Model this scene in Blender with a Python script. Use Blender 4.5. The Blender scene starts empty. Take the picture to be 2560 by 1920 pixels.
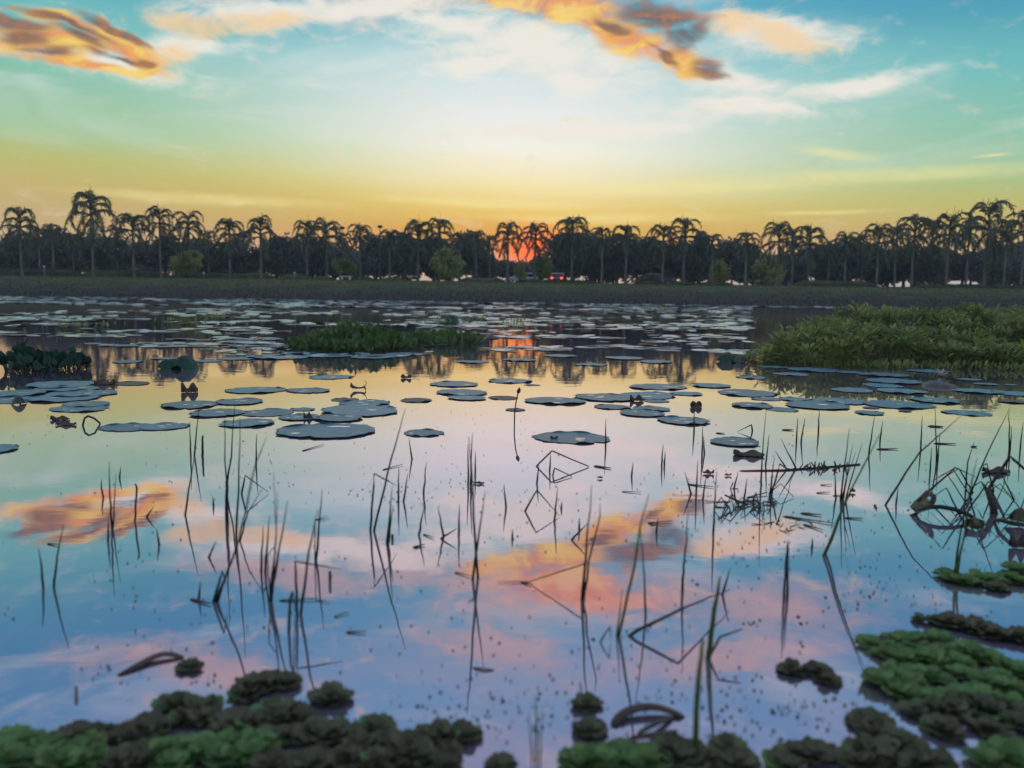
import bpy, math, random
import numpy as np
from mathutils import Vector, Matrix, Euler, noise

random.seed(11)
RNG = np.random.default_rng(11)
SC = bpy.context.scene
COL = SC.collection
R = math.radians

# ------------------------------------------------------------------ camera
FPX, CX, CY = 2130.0, 1280.0, 960.0          # focal length and centre, in pixels of a 2560 x 1920 frame
EYE = Vector((0.0, 0.0, 1.0))
PITCH, ROLL = math.atan(233.0 / FPX), R(0.74)
CAMROT = Matrix.Rotation(R(90) - PITCH, 3, 'X') @ Matrix.Rotation(ROLL, 3, 'Z')
cam_data = bpy.data.cameras.new("camera")
cam = bpy.data.objects.new("camera", cam_data)
COL.objects.link(cam)
cam.matrix_world = Matrix.Translation(EYE) @ CAMROT.to_4x4()
cam_data.sensor_width = 36.0
cam_data.lens = 36.0 * FPX / 2560.0
cam_data.clip_start = 0.05
cam_data.clip_end = 9000.0
cam_data.dof.use_dof = True
cam_data.dof.focus_distance = 7.5
cam_data.dof.aperture_fstop = 2.0
SC.camera = cam

# ------------------------------------------------------------------ view / render
SC.render.engine = 'CYCLES'
SC.view_settings.view_transform = 'Standard'
SC.view_settings.look = 'None'
SC.view_settings.exposure = 0.0
SC.view_settings.gamma = 1.0
SC.view_settings.use_curve_mapping = False
SC.cycles.use_denoising = True
SC.cycles.sample_clamp_indirect = 5.0
SC.cycles.max_bounces = 6
SC.cycles.diffuse_bounces = 2
SC.cycles.glossy_bounces = 3
SC.cycles.transparent_max_bounces = 4
SC.cycles.caustics_reflective = False
SC.cycles.caustics_refractive = False


def ray(px, py):
    """World direction of the view line through a point of the frame."""
    return CAMROT @ Vector(((px - CX) / FPX, -(py - CY) / FPX, -1.0))


def on_plane(px, py, z=0.0):
    d = ray(px, py)
    return EYE + d * ((z - EYE.z) / d.z)


def at_depth(px, py, y):
    d = ray(px, py)
    return EYE + d * (y / d.y)


def horizon(px):
    return 727.0 + (px - CX) * math.tan(ROLL)


def lin(c):
    return tuple(((v / 255.0) / 12.92 if v <= 10 else (((v / 255.0) + 0.055) / 1.055) ** 2.4) for v in c)


# ------------------------------------------------------------------ node helper
class Nodes:
    def __init__(self, tree):
        self.t = tree
        tree.nodes.clear()

    def n(self, kind, **kw):
        nd = self.t.nodes.new(kind)
        for k, v in kw.items():
            setattr(nd, k, v)
        return nd

    def put(self, sock, v):
        if isinstance(v, bpy.types.NodeSocket):
            self.t.links.new(v, sock)
        elif v is not None:
            sock.default_value = v

    def m(self, op, a, b=None, c=None, clamp=False):
        nd = self.n('ShaderNodeMath', operation=op)
        nd.use_clamp = clamp
        self.put(nd.inputs[0], a)
        if b is not None:
            self.put(nd.inputs[1], b)
        if c is not None:
            self.put(nd.inputs[2], c)
        return nd.outputs[0]

    def step(self, v, a, b):
        nd = self.n('ShaderNodeMapRange', interpolation_type='SMOOTHSTEP')
        self.put(nd.inputs[0], v)
        nd.inputs[1].default_value = a
        nd.inputs[2].default_value = b
        return nd.outputs[0]

    def xyz(self, x, y, z=0.0):
        nd = self.n('ShaderNodeCombineXYZ')
        self.put(nd.inputs[0], x)
        self.put(nd.inputs[1], y)
        self.put(nd.inputs[2], z)
        return nd.outputs[0]

    def noise(self, vec, scale, detail=3.0, rough=0.55, dist=0.0):
        nd = self.n('ShaderNodeTexNoise')
        self.put(nd.inputs['Vector'], vec)
        nd.inputs['Scale'].default_value = scale
        nd.inputs['Detail'].default_value = detail
        nd.inputs['Roughness'].default_value = rough
        nd.inputs['Distortion'].default_value = dist
        return nd.outputs[0]

    def mix(self, f, a, b, blend='MIX'):
        nd = self.n('ShaderNodeMix', data_type='RGBA', blend_type=blend)
        self.put(nd.inputs[0], f)
        for s, v in ((nd.inputs[6], a), (nd.inputs[7], b)):
            if isinstance(v, tuple):
                v = tuple(v) + (1.0,) * (4 - len(v))
            self.put(s, v)
        return nd.outputs[2]

    def ramp(self, f, stops, interp='LINEAR'):
        nd = self.n('ShaderNodeValToRGB')
        cr = nd.color_ramp
        cr.interpolation = interp
        while len(cr.elements) < len(stops):
            cr.elements.new(0.5)
        for e, (p, c) in zip(cr.elements, stops):
            e.position = p
            e.color = tuple(c) + (1.0,)
        self.put(nd.inputs[0], f)
        return nd.outputs[0]


# ------------------------------------------------------------------ sky
SUN_AZ, SUN_EL = R(1.5), R(1.3)


def azel(px, py):
    d = ray(px, py).normalized()
    return math.atan2(d.x, d.y), math.asin(d.z)


def build_world():
    w = bpy.data.worlds.new("World")
    SC.world = w
    w.use_nodes = True
    N = Nodes(w.node_tree)
    tc = N.n('ShaderNodeTexCoord')
    sep = N.n('ShaderNodeSeparateXYZ')
    N.put(sep.inputs[0], tc.outputs['Generated'])
    el = N.m('ARCSINE', N.m('MINIMUM', N.m('MAXIMUM', sep.outputs[2], -1.0), 1.0))
    el = N.m('ABSOLUTE', el)
    az = N.m('ARCTAN2', sep.outputs[0], sep.outputs[1])
    p = N.xyz(az, el)
    E = R(90)
    # slow warp so that nothing in the sky is a clean band
    streak = N.noise(N.xyz(N.m('MULTIPLY', az, 2.2), N.m('MULTIPLY', el, 15.0)), 1.0, 3.0, 0.6, 0.3)
    elw = N.m('ADD', el, N.m('MULTIPLY', N.m('SUBTRACT', streak, 0.5), 0.035))
    lean = N.m('MULTIPLY', N.m('SINE', az), 0.036)          # the warm band sinks a little towards the right
    elw = N.m('ADD', elw, N.m('MULTIPLY', lean, N.step(el, R(2.0), R(7.0))))
    f = N.m('DIVIDE', elw, E)

    def stops(rows):
        return [(R(e) / E, lin(c)) for e, c in rows]
    side = N.ramp(f, stops([(0, (226, 220, 222)), (1.6, (228, 204, 192)), (3.4, (204, 178, 132)), (4.8, (200, 184, 116)), (6.4, (186, 192, 118)),
                            (8.2, (154, 198, 150)), (11, (130, 196, 172)), (14, (106, 190, 190)), (17, (78, 162, 186)),
                            (20, (70, 150, 192)), (25, (104, 164, 210)), (33, (116, 158, 210)), (50, (136, 162, 206)), (90, (140, 164, 204))]))  # uppermost stops, out of view, raised to brighten the foliage
    mid = N.ramp(f, stops([(0, (238, 216, 204)), (1.5, (240, 190, 156)), (2.8, (230, 156, 82)), (4.0, (228, 176, 84)), (5.4, (240, 208, 116)),
                           (7.0, (250, 236, 180)), (9, (250, 248, 234)), (11.5, (240, 243, 242)), (13.3, (216, 234, 238)), (15.2, (160, 212, 220)),
                           (17.4, (106, 188, 208)), (20, (98, 174, 208)), (26, (126, 178, 216)), (33, (122, 164, 212)),
                           (50, (136, 162, 206)), (90, (140, 164, 204))]))  # zenith stops lifted here as well, for more fill from overhead
    da = N.m('DIVIDE', N.m('SUBTRACT', az, R(0.6)), R(17.5))
    wmid = N.m('EXPONENT', N.m('MULTIPLY', N.m('MULTIPLY', da, da), -1.0))
    col = N.mix(wmid, side, mid)
    # the sky away from the sunset dims a little
    back = N.step(N.m('ABSOLUTE', az), R(60), R(170))
    col = N.mix(N.m('MULTIPLY', back, 0.4), col, N.mix(0.5, side, lin((120, 140, 176))))
    # ember around the low sun
    dx = N.m('DIVIDE', N.m('SUBTRACT', az, SUN_AZ), R(2.3))
    dy = N.m('DIVIDE', N.m('SUBTRACT', el, R(2.7)), R(1.35))
    ember = N.m('EXPONENT', N.m('MULTIPLY', N.m('ADD', N.m('MULTIPLY', dx, dx), N.m('MULTIPLY', dy, dy)), -1.0))
    col = N.mix(N.m('MULTIPLY', ember, 1.0, clamp=True), col, (1.35, 0.17, 0.028))
    # thin high veil
    veil = N.noise(N.xyz(N.m('MULTIPLY', az, 4.0), N.m('MULTIPLY', el, 17.0), 3.7), 1.0, 3.0, 0.6, 0.7)
    veilm = N.m('MULTIPLY', N.step(veil, 0.45, 0.8), N.step(el, R(5), R(12)))
    col = N.mix(N.m('MULTIPLY', veilm, 0.55), col, lin((232, 238, 234)))

    # clouds: soft ellipses in azimuth and elevation, bent and broken by noise
    wn = N.n('ShaderNodeTexNoise')
    N.put(wn.inputs['Vector'], N.xyz(N.m('MULTIPLY', az, 9.0), N.m('MULTIPLY', el, 20.0), 1.3))
    wn.inputs['Scale'].default_value = 1.0
    wn.inputs['Detail'].default_value = 3.0
    warp = N.n('ShaderNodeVectorMath', operation='MULTIPLY_ADD')
    N.put(warp.inputs[0], wn.outputs['Color'])
    warp.inputs[1].default_value = (0.09, 0.045, 0.0)
    N.put(warp.inputs[2], N.xyz(N.m('SUBTRACT', az, 0.045), N.m('SUBTRACT', el, 0.0225)))
    pw = warp.outputs[0]
    brk = N.noise(N.xyz(N.m('MULTIPLY', az, 21.0), N.m('MULTIPLY', el, 46.0), 7.1), 1.0, 5.0, 0.64, 0.6)

    def union(rows, vec):
        acc = None
        for px, py, rx, ry, tilt in rows:
            a0, e0 = azel(px, py)
            mp = N.n('ShaderNodeMapping', vector_type='TEXTURE')
            N.put(mp.inputs[0], vec)
            mp.inputs['Location'].default_value = (a0, e0, 0)
            mp.inputs['Rotation'].default_value = (0, 0, R(tilt))
            mp.inputs['Scale'].default_value = (rx / FPX, ry / FPX, 1)
            ln = N.n('ShaderNodeVectorMath', operation='LENGTH')
            N.put(ln.inputs[0], mp.outputs[0])
            acc = ln.outputs['Value'] if acc is None else N.m('SMOOTH_MIN', acc, ln.outputs['Value'], 0.5)
        return N.m('EXPONENT', N.m('MULTIPLY', N.m('MULTIPLY', acc, acc), -1.0))

    def shape(mask, lo, hi, k=1.7):
        return N.step(N.m('ADD', mask, N.m('MULTIPLY', N.m('SUBTRACT', brk, 0.5), k)), lo, hi)

    white = union([(1340, 120, 330, 80, -6), (1110, 55, 180, 28, -16), (1190, 165, 140, 30, 12), (1420, 200, 120, 34, -10),
                   (1800, 195, 170, 46, -24), (660, 30, 230, 38, 7), (1000, 0, 120, 30, 0), (1930, 80, 170, 36, -8),
                   (250, 150, 230, 40, -4), (450, 110, 140, 26, 4), (1860, 275, 200, 20, -4), (1500, 320, 300, 30, 4),
                   (2150, 215, 160, 22, 5), (900, 20, 140, 24, 10)], pw)
    rosy = union([(1480, -90, 430, 80, -6), (2000, -120, 260, 60, -8), (700, -60, 280, 40, 10), (420, -330, 300, 50, 12),
                  (1050, -30, 240, 60, 14), (1900, -260, 300, 60, -14), (1250, -250, 240, 50, 6)], pw)
    gold = union([(1420, 10, 190, 50, -10), (1560, 85, 180, 42, -24), (1700, 150, 100, 34, -30), (1240, 0, 90, 26, -10),
                  (120, 105, 150, 30, 4), (330, 120, 130, 36, -18), (170, 160, 150, 18, -4),
                  (370, 175, 60, 16, 20), (1480, -70, 260, 60, 6), (180, 60, 110, 18, -8)], pw)
    dark = union([(1630, 35, 105, 42, -16), (1775, 165, 75, 36, -30), (40, 60, 80, 16, -10), (170, 62, 120, 12, -12),
                  (60, 95, 50, 18, 0), (290, 70, 90, 11, -14), (290, 140, 70, 12, 0), (110, 130, 60, 12, 0), (200, 95, 70, 16, -10), (370, 140, 40, 12, 0), (1700, 85, 70, 30, 20), (1540, 60, 50, 14, -20), (1640, 130, 50, 12, -30)], pw)
    streaks = union([(2250, 440, 430, 22, 0), (1760, 470, 420, 18, 1), (2090, 385, 100, 12, -9), (1500, 545, 330, 14, 0), (2060, 534, 150, 6, 0),
                     (520, 500, 330, 14, 0), (1200, 505, 300, 14, -1)], N.xyz(az, N.m('ADD', el, N.m('MULTIPLY', N.m('SUBTRACT', streak, 0.5), 0.02))))
    trail = union([(2482, 388, 30, 3.0, 3)], p)
    smask = N.m('MULTIPLY', N.step(streaks, 0.1, 1.1), N.m('MULTIPLY_ADD', brk, 1.1, -0.05, clamp=True))
    col = N.mix(N.m('MAXIMUM', smask, N.m('MULTIPLY', trail, 0.7), clamp=True), col, lin((250, 238, 164)))
    col = N.mix(N.m('MULTIPLY', shape(rosy, 0.1, 1.1), 0.65), col, lin((232, 186, 172)))
    col = N.mix(N.m('MULTIPLY', shape(white, 0.05, 0.95, 1.5), 0.92), col, lin((245, 240, 230)))
    pale = union([(640, 50, 150, 22, 6), (1950, 88, 110, 24, -18), (480, 60, 120, 20, 0), (1850, 60, 90, 24, 0), (420, 130, 60, 20, 0)], pw)
    col = N.mix(N.m('MULTIPLY', shape(pale, 0.1, 1.0, 1.5), 0.62), col, lin((252, 206, 138)))
    gcol = N.mix(N.step(brk, 0.38, 0.66), lin((240, 146, 76)), lin((252, 218, 112)))
    gcol = N.mix(N.step(el, R(16.5), R(20.5)), gcol, N.mix(N.step(brk, 0.38, 0.66), lin((240, 146, 118)), lin((246, 188, 152))))
    col = N.mix(N.m('MULTIPLY', shape(gold, 0.22, 0.95), 0.95), col, gcol)
    dcol = N.mix(N.step(brk, 0.38, 0.7), lin((84, 94, 104)), lin((176, 112, 78)))
    col = N.mix(N.m('MULTIPLY', shape(dark, 0.25, 1.0), 0.9), col, dcol)
    # broken cloud goes on out of view, cover raised to lift ambient light
    hi = N.noise(N.xyz(N.m('MULTIPLY', az, 3.0), N.m('MULTIPLY', el, 9.0), 11.0), 1.0, 3.0, 0.6, 0.5)
    him = N.m('MULTIPLY', N.step(hi, 0.42, 0.75), N.step(el, R(21), R(29)))
    col = N.mix(N.m('MULTIPLY', him, 0.55), col, lin((220, 184, 190)))

    bg = N.n('ShaderNodeBackground')
    N.put(bg.inputs[0], col)
    bg.inputs[1].default_value = 1.0
    sky = N.n('ShaderNodeTexSky', sky_type='NISHITA')
    sky.sun_disc = False
    sky.sun_elevation = SUN_EL
    sky.sun_rotation = SUN_AZ
    sky.air_density = 1.3
    sky.dust_density = 1.5
    bg2 = N.n('ShaderNodeBackground')
    N.put(bg2.inputs[0], sky.outputs[0])
    bg2.inputs[1].default_value = 0.1
    ms = N.n('ShaderNodeMixShader')
    ms.inputs[0].default_value = 0.04
    N.put(ms.inputs[1], bg.outputs[0])
    N.put(ms.inputs[2], bg2.outputs[0])
    out = N.n('ShaderNodeOutputWorld')
    N.put(out.inputs[0], ms.outputs[0])
    w.cycles.sampling_method = 'NONE'


build_world()
sun_data = bpy.data.lights.new("sun", 'SUN')
sun_data.energy = 2.0
sun_data.angle = R(1.0)
sun_data.color = (1.0, 0.55, 0.26)
sun = bpy.data.objects.new("sun", sun_data)
COL.objects.link(sun)
sun_dir = Vector((math.sin(SUN_AZ) * math.cos(SUN_EL), math.cos(SUN_AZ) * math.cos(SUN_EL), math.sin(SUN_EL)))
sun.rotation_euler = sun_dir.to_track_quat('Z', 'Y').to_euler()
sun.location = (0, 60, 30)


# ------------------------------------------------------------------ object helpers
def mesh_data(name, verts, faces, mat=None, smooth=True):
    me = bpy.data.meshes.new(name)
    me.from_pydata([tuple(v) for v in verts], [], faces)
    if smooth:
        me.polygons.foreach_set('use_smooth', [True] * len(me.polygons))
    if mat is not None:
        me.materials.append(mat)
    me.update()
    return me


def link(name, data, parent=None, loc=(0, 0, 0), rot=(0, 0, 0), scale=(1, 1, 1)):
    o = bpy.data.objects.new(name, data)
    COL.objects.link(o)
    o.parent = parent
    o.location = loc
    o.rotation_euler = rot
    o.scale = scale if not isinstance(scale, (int, float)) else (scale,) * 3
    return o


def tag(o, label, cat, group=None, kind=None):
    o['label'] = label
    o['category'] = cat
    if group:
        o['group'] = group
    if kind:
        o['kind'] = kind
    return o


class MB:
    def __init__(self):
        self.v, self.f = [], []

    def add(self, vs, fs):
        b = len(self.v)
        self.v += [tuple(v) for v in vs]
        self.f += [tuple(i + b for i in f) for f in fs]

    def tube(self, pts, radii, n=6, cap=True, flat=1.0):
        pts = [Vector(q) for q in pts]
        rings = []
        up = Vector((0, 0, 1))
        for i, q in enumerate(pts):
            a = pts[max(i - 1, 0)]
            b = pts[min(i + 1, len(pts) - 1)]
            t = (b - a).normalized()
            ref = up if abs(t.z) < 0.92 else Vector((0, 1, 0))
            s = t.cross(ref).normalized()
            u = s.cross(t).normalized()
            rings.append([q + (s * math.cos(2 * math.pi * k / n) + u * math.sin(2 * math.pi * k / n) * flat) * radii[i] for k in range(n)])
        b = len(self.v)
        for r in rings:
            self.v += [tuple(v) for v in r]
        for i in range(len(pts) - 1):
            for k in range(n):
                k2 = (k + 1) % n
                self.f.append((b + i * n + k, b + i * n + k2, b + (i + 1) * n + k2, b + (i + 1) * n + k))
        if cap:
            self.f.append(tuple(b + k for k in range(n))[::-1])
            self.f.append(tuple(b + (len(pts) - 1) * n + k for k in range(n)))

    def box(self, c, s, bev=0.0):
        x, y, z = [d / 2.0 for d in s]
        vs = [(c[0] + i * x, c[1] + j * y, c[2] + k * z) for i in (-1, 1) for j in (-1, 1) for k in (-1, 1)]
        self.add(vs, [(0, 1, 3, 2), (4, 6, 7, 5), (0, 4, 5, 1), (2, 3, 7, 6), (0, 2, 6, 4), (1, 5, 7, 3)])

    def prism(self, poly, y0, y1):
        n = len(poly)
        vs = [(x, y0, z) for x, z in poly] + [(x, y1, z) for x, z in poly]
        fs = [tuple(range(n)), tuple(range(2 * n - 1, n - 1, -1))]
        for i in range(n):
            j = (i + 1) % n
            fs.append((i, i + n, j + n, j))
        self.add(vs, fs)

    def data(self, name, mat, smooth=True):
        return mesh_data(name, self.v, self.f, mat, smooth)

    def build(self, name, mat, parent=None, loc=(0, 0, 0), smooth=True):
        return link(name, self.data(name, mat, smooth), parent, loc)


def bevel(o, w, seg=2):
    md = o.modifiers.new('bevel', 'BEVEL')
    md.width = w
    md.segments = seg
    md.limit_method = 'ANGLE'
    return o


# ------------------------------------------------------------------ materials
def principled(name, base, rough=0.6, spec=0.4, var=0.25, scale=6.0, alt=None, trans=0.0, obj_var=0.0, bump=0.0, coat=0.0, metallic=0.0, bscale=None):
    """Base colour broken up by object-space noise and a per-object shift."""
    mt = bpy.data.materials.new(name)
    mt.use_nodes = True
    N = Nodes(mt.node_tree)
    tc = N.n('ShaderNodeTexCoord')
    nz = N.noise(tc.outputs['Object'], scale, 5.0, 0.6)
    alt = alt or tuple(c * (1 - var) for c in base)
    c = N.mix(N.step(nz, 0.36, 0.64), alt, tuple(min(1, v * (1 + var * 0.5)) for v in base))
    if obj_var:
        oi = N.n('ShaderNodeObjectInfo')
        hs = N.n('ShaderNodeHueSaturation')
        N.put(hs.inputs['Hue'], N.m('ADD', 0.5 - obj_var * 0.06, N.m('MULTIPLY', oi.outputs['Random'], obj_var * 0.12)))
        N.put(hs.inputs['Value'], N.m('ADD', 1.0 - obj_var * 0.6, N.m('MULTIPLY', N.m('FRACT', N.m('MULTIPLY', oi.outputs['Random'], 7.31)), obj_var * 1.2)))
        N.put(hs.inputs['Color'], c)
        c = hs.outputs[0]
    b = N.n('ShaderNodeBsdfPrincipled')
    N.put(b.inputs['Base Color'], c)
    b.inputs['Roughness'].default_value = rough
    b.inputs['Specular IOR Level'].default_value = spec
    b.inputs['Coat Weight'].default_value = coat
    b.inputs['Metallic'].default_value = metallic
    if bump:
        bp = N.n('ShaderNodeBump')
        bp.inputs['Strength'].default_value = bump
        bp.inputs['Distance'].default_value = 0.02
        N.put(bp.inputs['Height'], N.noise(tc.outputs['Object'], bscale or scale * 5, 4.0))
        N.put(b.inputs['Normal'], bp.outputs[0])
    sh = b.outputs[0]
    if trans:
        tr = N.n('ShaderNodeBsdfTranslucent')
        N.put(tr.inputs[0], N.mix(0.5, c, tuple(min(1, v * 1.6) for v in base)))
        mx = N.n('ShaderNodeMixShader')
        mx.inputs[0].default_value = trans
        N.put(mx.inputs[1], sh)
        N.put(mx.inputs[2], tr.outputs[0])
        sh = mx.outputs[0]
    out = N.n('ShaderNodeOutputMaterial')
    N.put(out.inputs[0], sh)
    return mt


M = {
    'soil': principled('soil', (0.06, 0.05, 0.04), 0.9, 0.2, 0.4, 0.6),
    'bank': principled('bank', (0.1, 0.115, 0.055), 0.9, 0.1, 0.45, 0.35, alt=(0.075, 0.07, 0.05)),
    'grass': principled('grass', (0.12, 0.15, 0.06), 0.8, 0.1, 0.5, 0.25, alt=(0.09, 0.085, 0.055), trans=0.2),
    'road': principled('road', (0.055, 0.055, 0.058), 0.85, 0.3, 0.25, 1.5),
    'kerb': principled('kerb', (0.3, 0.3, 0.28), 0.85, 0.3, 0.2, 3),
    'frond': principled('frond', (0.12, 0.14, 0.085), 0.6, 0.35, 0.3, 3, trans=0.22, obj_var=0.35),
    'rachis': principled('rachis', (0.1, 0.1, 0.065), 0.6, 0.3, 0.3, 3),
    'palm_trunk': principled('palm_trunk', (0.24, 0.21, 0.19), 0.9, 0.2, 0.35, 5, bump=0.4),
    'crownshaft': principled('crownshaft', (0.1, 0.13, 0.06), 0.55, 0.4, 0.25, 5),
    'bark': principled('bark', (0.11, 0.09, 0.07), 0.9, 0.2, 0.35, 6, bump=0.5),
    'leaf_dark': principled('leaf_dark', (0.17, 0.17, 0.145), 0.6, 0.3, 0.5, 0.6, trans=0.25, obj_var=0.5),
    'leaf_gold': principled('leaf_gold', (0.36, 0.35, 0.12), 0.6, 0.3, 0.4, 0.9, alt=(0.15, 0.17, 0.06), trans=0.3, obj_var=0.3),
    'hedge': principled('hedge', (0.075, 0.09, 0.04), 0.7, 0.3, 0.5, 1.0, alt=(0.05, 0.05, 0.035), obj_var=0.5),
    'pad': principled('pad', (0.11, 0.235, 0.265), 0.4, 0.45, 0.35, 5, alt=(0.075, 0.165, 0.195), obj_var=0.3, bump=0.12, bscale=18),
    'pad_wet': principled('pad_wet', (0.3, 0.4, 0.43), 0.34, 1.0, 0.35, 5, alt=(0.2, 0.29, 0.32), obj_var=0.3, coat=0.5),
    'pad_brown': principled('pad_brown', (0.14, 0.095, 0.05), 0.5, 0.45, 0.4, 6, alt=(0.08, 0.06, 0.045), obj_var=0.3, bump=0.15),
    'pad_dark': principled('pad_dark', (0.07, 0.072, 0.066), 0.45, 0.45, 0.4, 6, obj_var=0.2, bump=0.15),
    'pad_rim': principled('pad_rim', (0.05, 0.045, 0.038), 0.6, 0.4, 0.4, 9, obj_var=0.2),
    'lotus_leaf': principled('lotus_leaf', (0.035, 0.09, 0.055), 0.5, 0.4, 0.35, 5, trans=0.2, obj_var=0.2),
    'stalk': principled('stalk', (0.045, 0.048, 0.032), 0.65, 0.35, 0.4, 12, alt=(0.025, 0.022, 0.018)),
    'reed': principled('reed', (0.035, 0.04, 0.022), 0.7, 0.2, 0.4, 9, alt=(0.02, 0.018, 0.014), obj_var=0.4),
    'reed_green': principled('reed_green', (0.13, 0.21, 0.04), 0.5, 0.4, 0.3, 9, trans=0.2, obj_var=0.2),
    'dead': principled('dead', (0.13, 0.09, 0.062), 0.7, 0.3, 0.45, 8, alt=(0.06, 0.045, 0.036), obj_var=0.35, bump=0.3),
    'bud': principled('bud', (0.13, 0.06, 0.06), 0.55, 0.35, 0.3, 18),
    'hyacinth': principled('hyacinth', (0.33, 0.38, 0.1), 0.36, 0.5, 0.4, 1.3, alt=(0.17, 0.22, 0.06), trans=0.3, obj_var=0.4),
    'hyacinth_dark': principled('hyacinth_dark', (0.13, 0.19, 0.055), 0.42, 0.4, 0.4, 1.6, alt=(0.07, 0.1, 0.035), trans=0.25, obj_var=0.5),
    'lettuce': principled('lettuce', (0.25, 0.38, 0.12), 0.6, 0.3, 0.35, 25, alt=(0.13, 0.22, 0.08), trans=0.3, obj_var=0.5, bump=0.3, bscale=120),
    'lettuce_old': principled('lettuce_old', (0.17, 0.175, 0.08), 0.65, 0.3, 0.4, 25, alt=(0.075, 0.052, 0.036), trans=0.1, obj_var=0.5, bump=0.3, bscale=120),
    'speck': principled('speck', (0.05, 0.05, 0.035), 0.7, 0.3, 0.5, 4),
    'drop': principled('drop', (0.75, 0.78, 0.8), 0.06, 1.0, 0.05, 10, coat=0.6, metallic=0.85),
    'petal': principled('petal', (0.75, 0.72, 0.7), 0.5, 0.3, 0.1, 10, trans=0.2),
    'white': principled('white', (0.72, 0.72, 0.7), 0.6, 0.3, 0.08, 4),
    'car_dark': principled('car_dark', (0.022, 0.032, 0.055), 0.35, 0.4, 0.1, 2, coat=0.2),
    'car_pale': principled('car_pale', (0.5, 0.5, 0.52), 0.25, 0.6, 0.1, 2, coat=0.8),
    'car_red': principled('car_red', (0.3, 0.03, 0.03), 0.3, 0.6, 0.1, 2, coat=0.8),
    'glass': principled('glass', (0.02, 0.024, 0.03), 0.05, 0.4, 0.1, 2),
    'rubber': principled('rubber', (0.02, 0.02, 0.02), 0.8, 0.2, 0.2, 6),
    'rim': principled('rim', (0.5, 0.5, 0.5), 0.3, 0.5, 0.1, 6, metallic=0.8),
    'lamp_iron': principled('lamp_iron', (0.05, 0.05, 0.05), 0.5, 0.5, 0.2, 4),
    'roof': principled('roof', (0.3, 0.14, 0.11), 0.8, 0.2, 0.25, 2),
    'plaster': principled('plaster', (0.5, 0.44, 0.38), 0.85, 0.2, 0.12, 1.5),
}


def glow(name, col, strength):
    mt = bpy.data.materials.new(name)
    mt.use_nodes = True
    N = Nodes(mt.node_tree)
    tc = N.n('ShaderNodeTexCoord')
    e = N.n('ShaderNodeEmission')
    N.put(e.inputs[0], N.mix(N.noise(tc.outputs['Object'], 9.0), tuple(col), tuple(min(1, c * 1.1) for c in col)))
    e.inputs[1].default_value = strength
    out = N.n('ShaderNodeOutputMaterial')
    N.put(out.inputs[0], e.outputs[0])
    return mt


def verge_material(name, fresh, dry, trans):
    mt = bpy.data.materials.new(name)
    mt.use_nodes = True
    N = Nodes(mt.node_tree)
    g = N.n('ShaderNodeNewGeometry')
    sep = N.n('ShaderNodeSeparateXYZ')
    N.put(sep.inputs[0], g.outputs['Position'])
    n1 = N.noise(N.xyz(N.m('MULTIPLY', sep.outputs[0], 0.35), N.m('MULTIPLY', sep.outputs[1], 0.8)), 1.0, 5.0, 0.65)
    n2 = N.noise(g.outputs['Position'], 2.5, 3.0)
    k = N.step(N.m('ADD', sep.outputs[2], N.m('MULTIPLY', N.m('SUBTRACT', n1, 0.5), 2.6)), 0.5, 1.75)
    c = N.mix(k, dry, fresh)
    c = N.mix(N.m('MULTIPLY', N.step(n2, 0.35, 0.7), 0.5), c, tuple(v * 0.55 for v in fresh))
    b = N.n('ShaderNodeBsdfPrincipled')
    N.put(b.inputs['Base Color'], c)
    b.inputs['Roughness'].default_value = 0.85
    b.inputs['Specular IOR Level'].default_value = 0.1
    tr = N.n('ShaderNodeBsdfTranslucent')
    N.put(tr.inputs[0], c)
    mx = N.n('ShaderNodeMixShader')
    mx.inputs[0].default_value = trans
    N.put(mx.inputs[1], b.outputs[0])
    N.put(mx.inputs[2], tr.outputs[0])
    out = N.n('ShaderNodeOutputMaterial')
    N.put(out.inputs[0], mx.outputs[0])
    return mt


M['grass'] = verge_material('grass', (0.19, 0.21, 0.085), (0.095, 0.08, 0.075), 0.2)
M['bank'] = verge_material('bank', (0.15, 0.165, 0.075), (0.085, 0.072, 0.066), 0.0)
M['tail_lamp'] = glow('tail_lamp', (1.0, 0.1, 0.06), 3.5)
M['head_lamp'] = glow('head_lamp', (1.0, 0.93, 0.85), 5.0)


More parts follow.
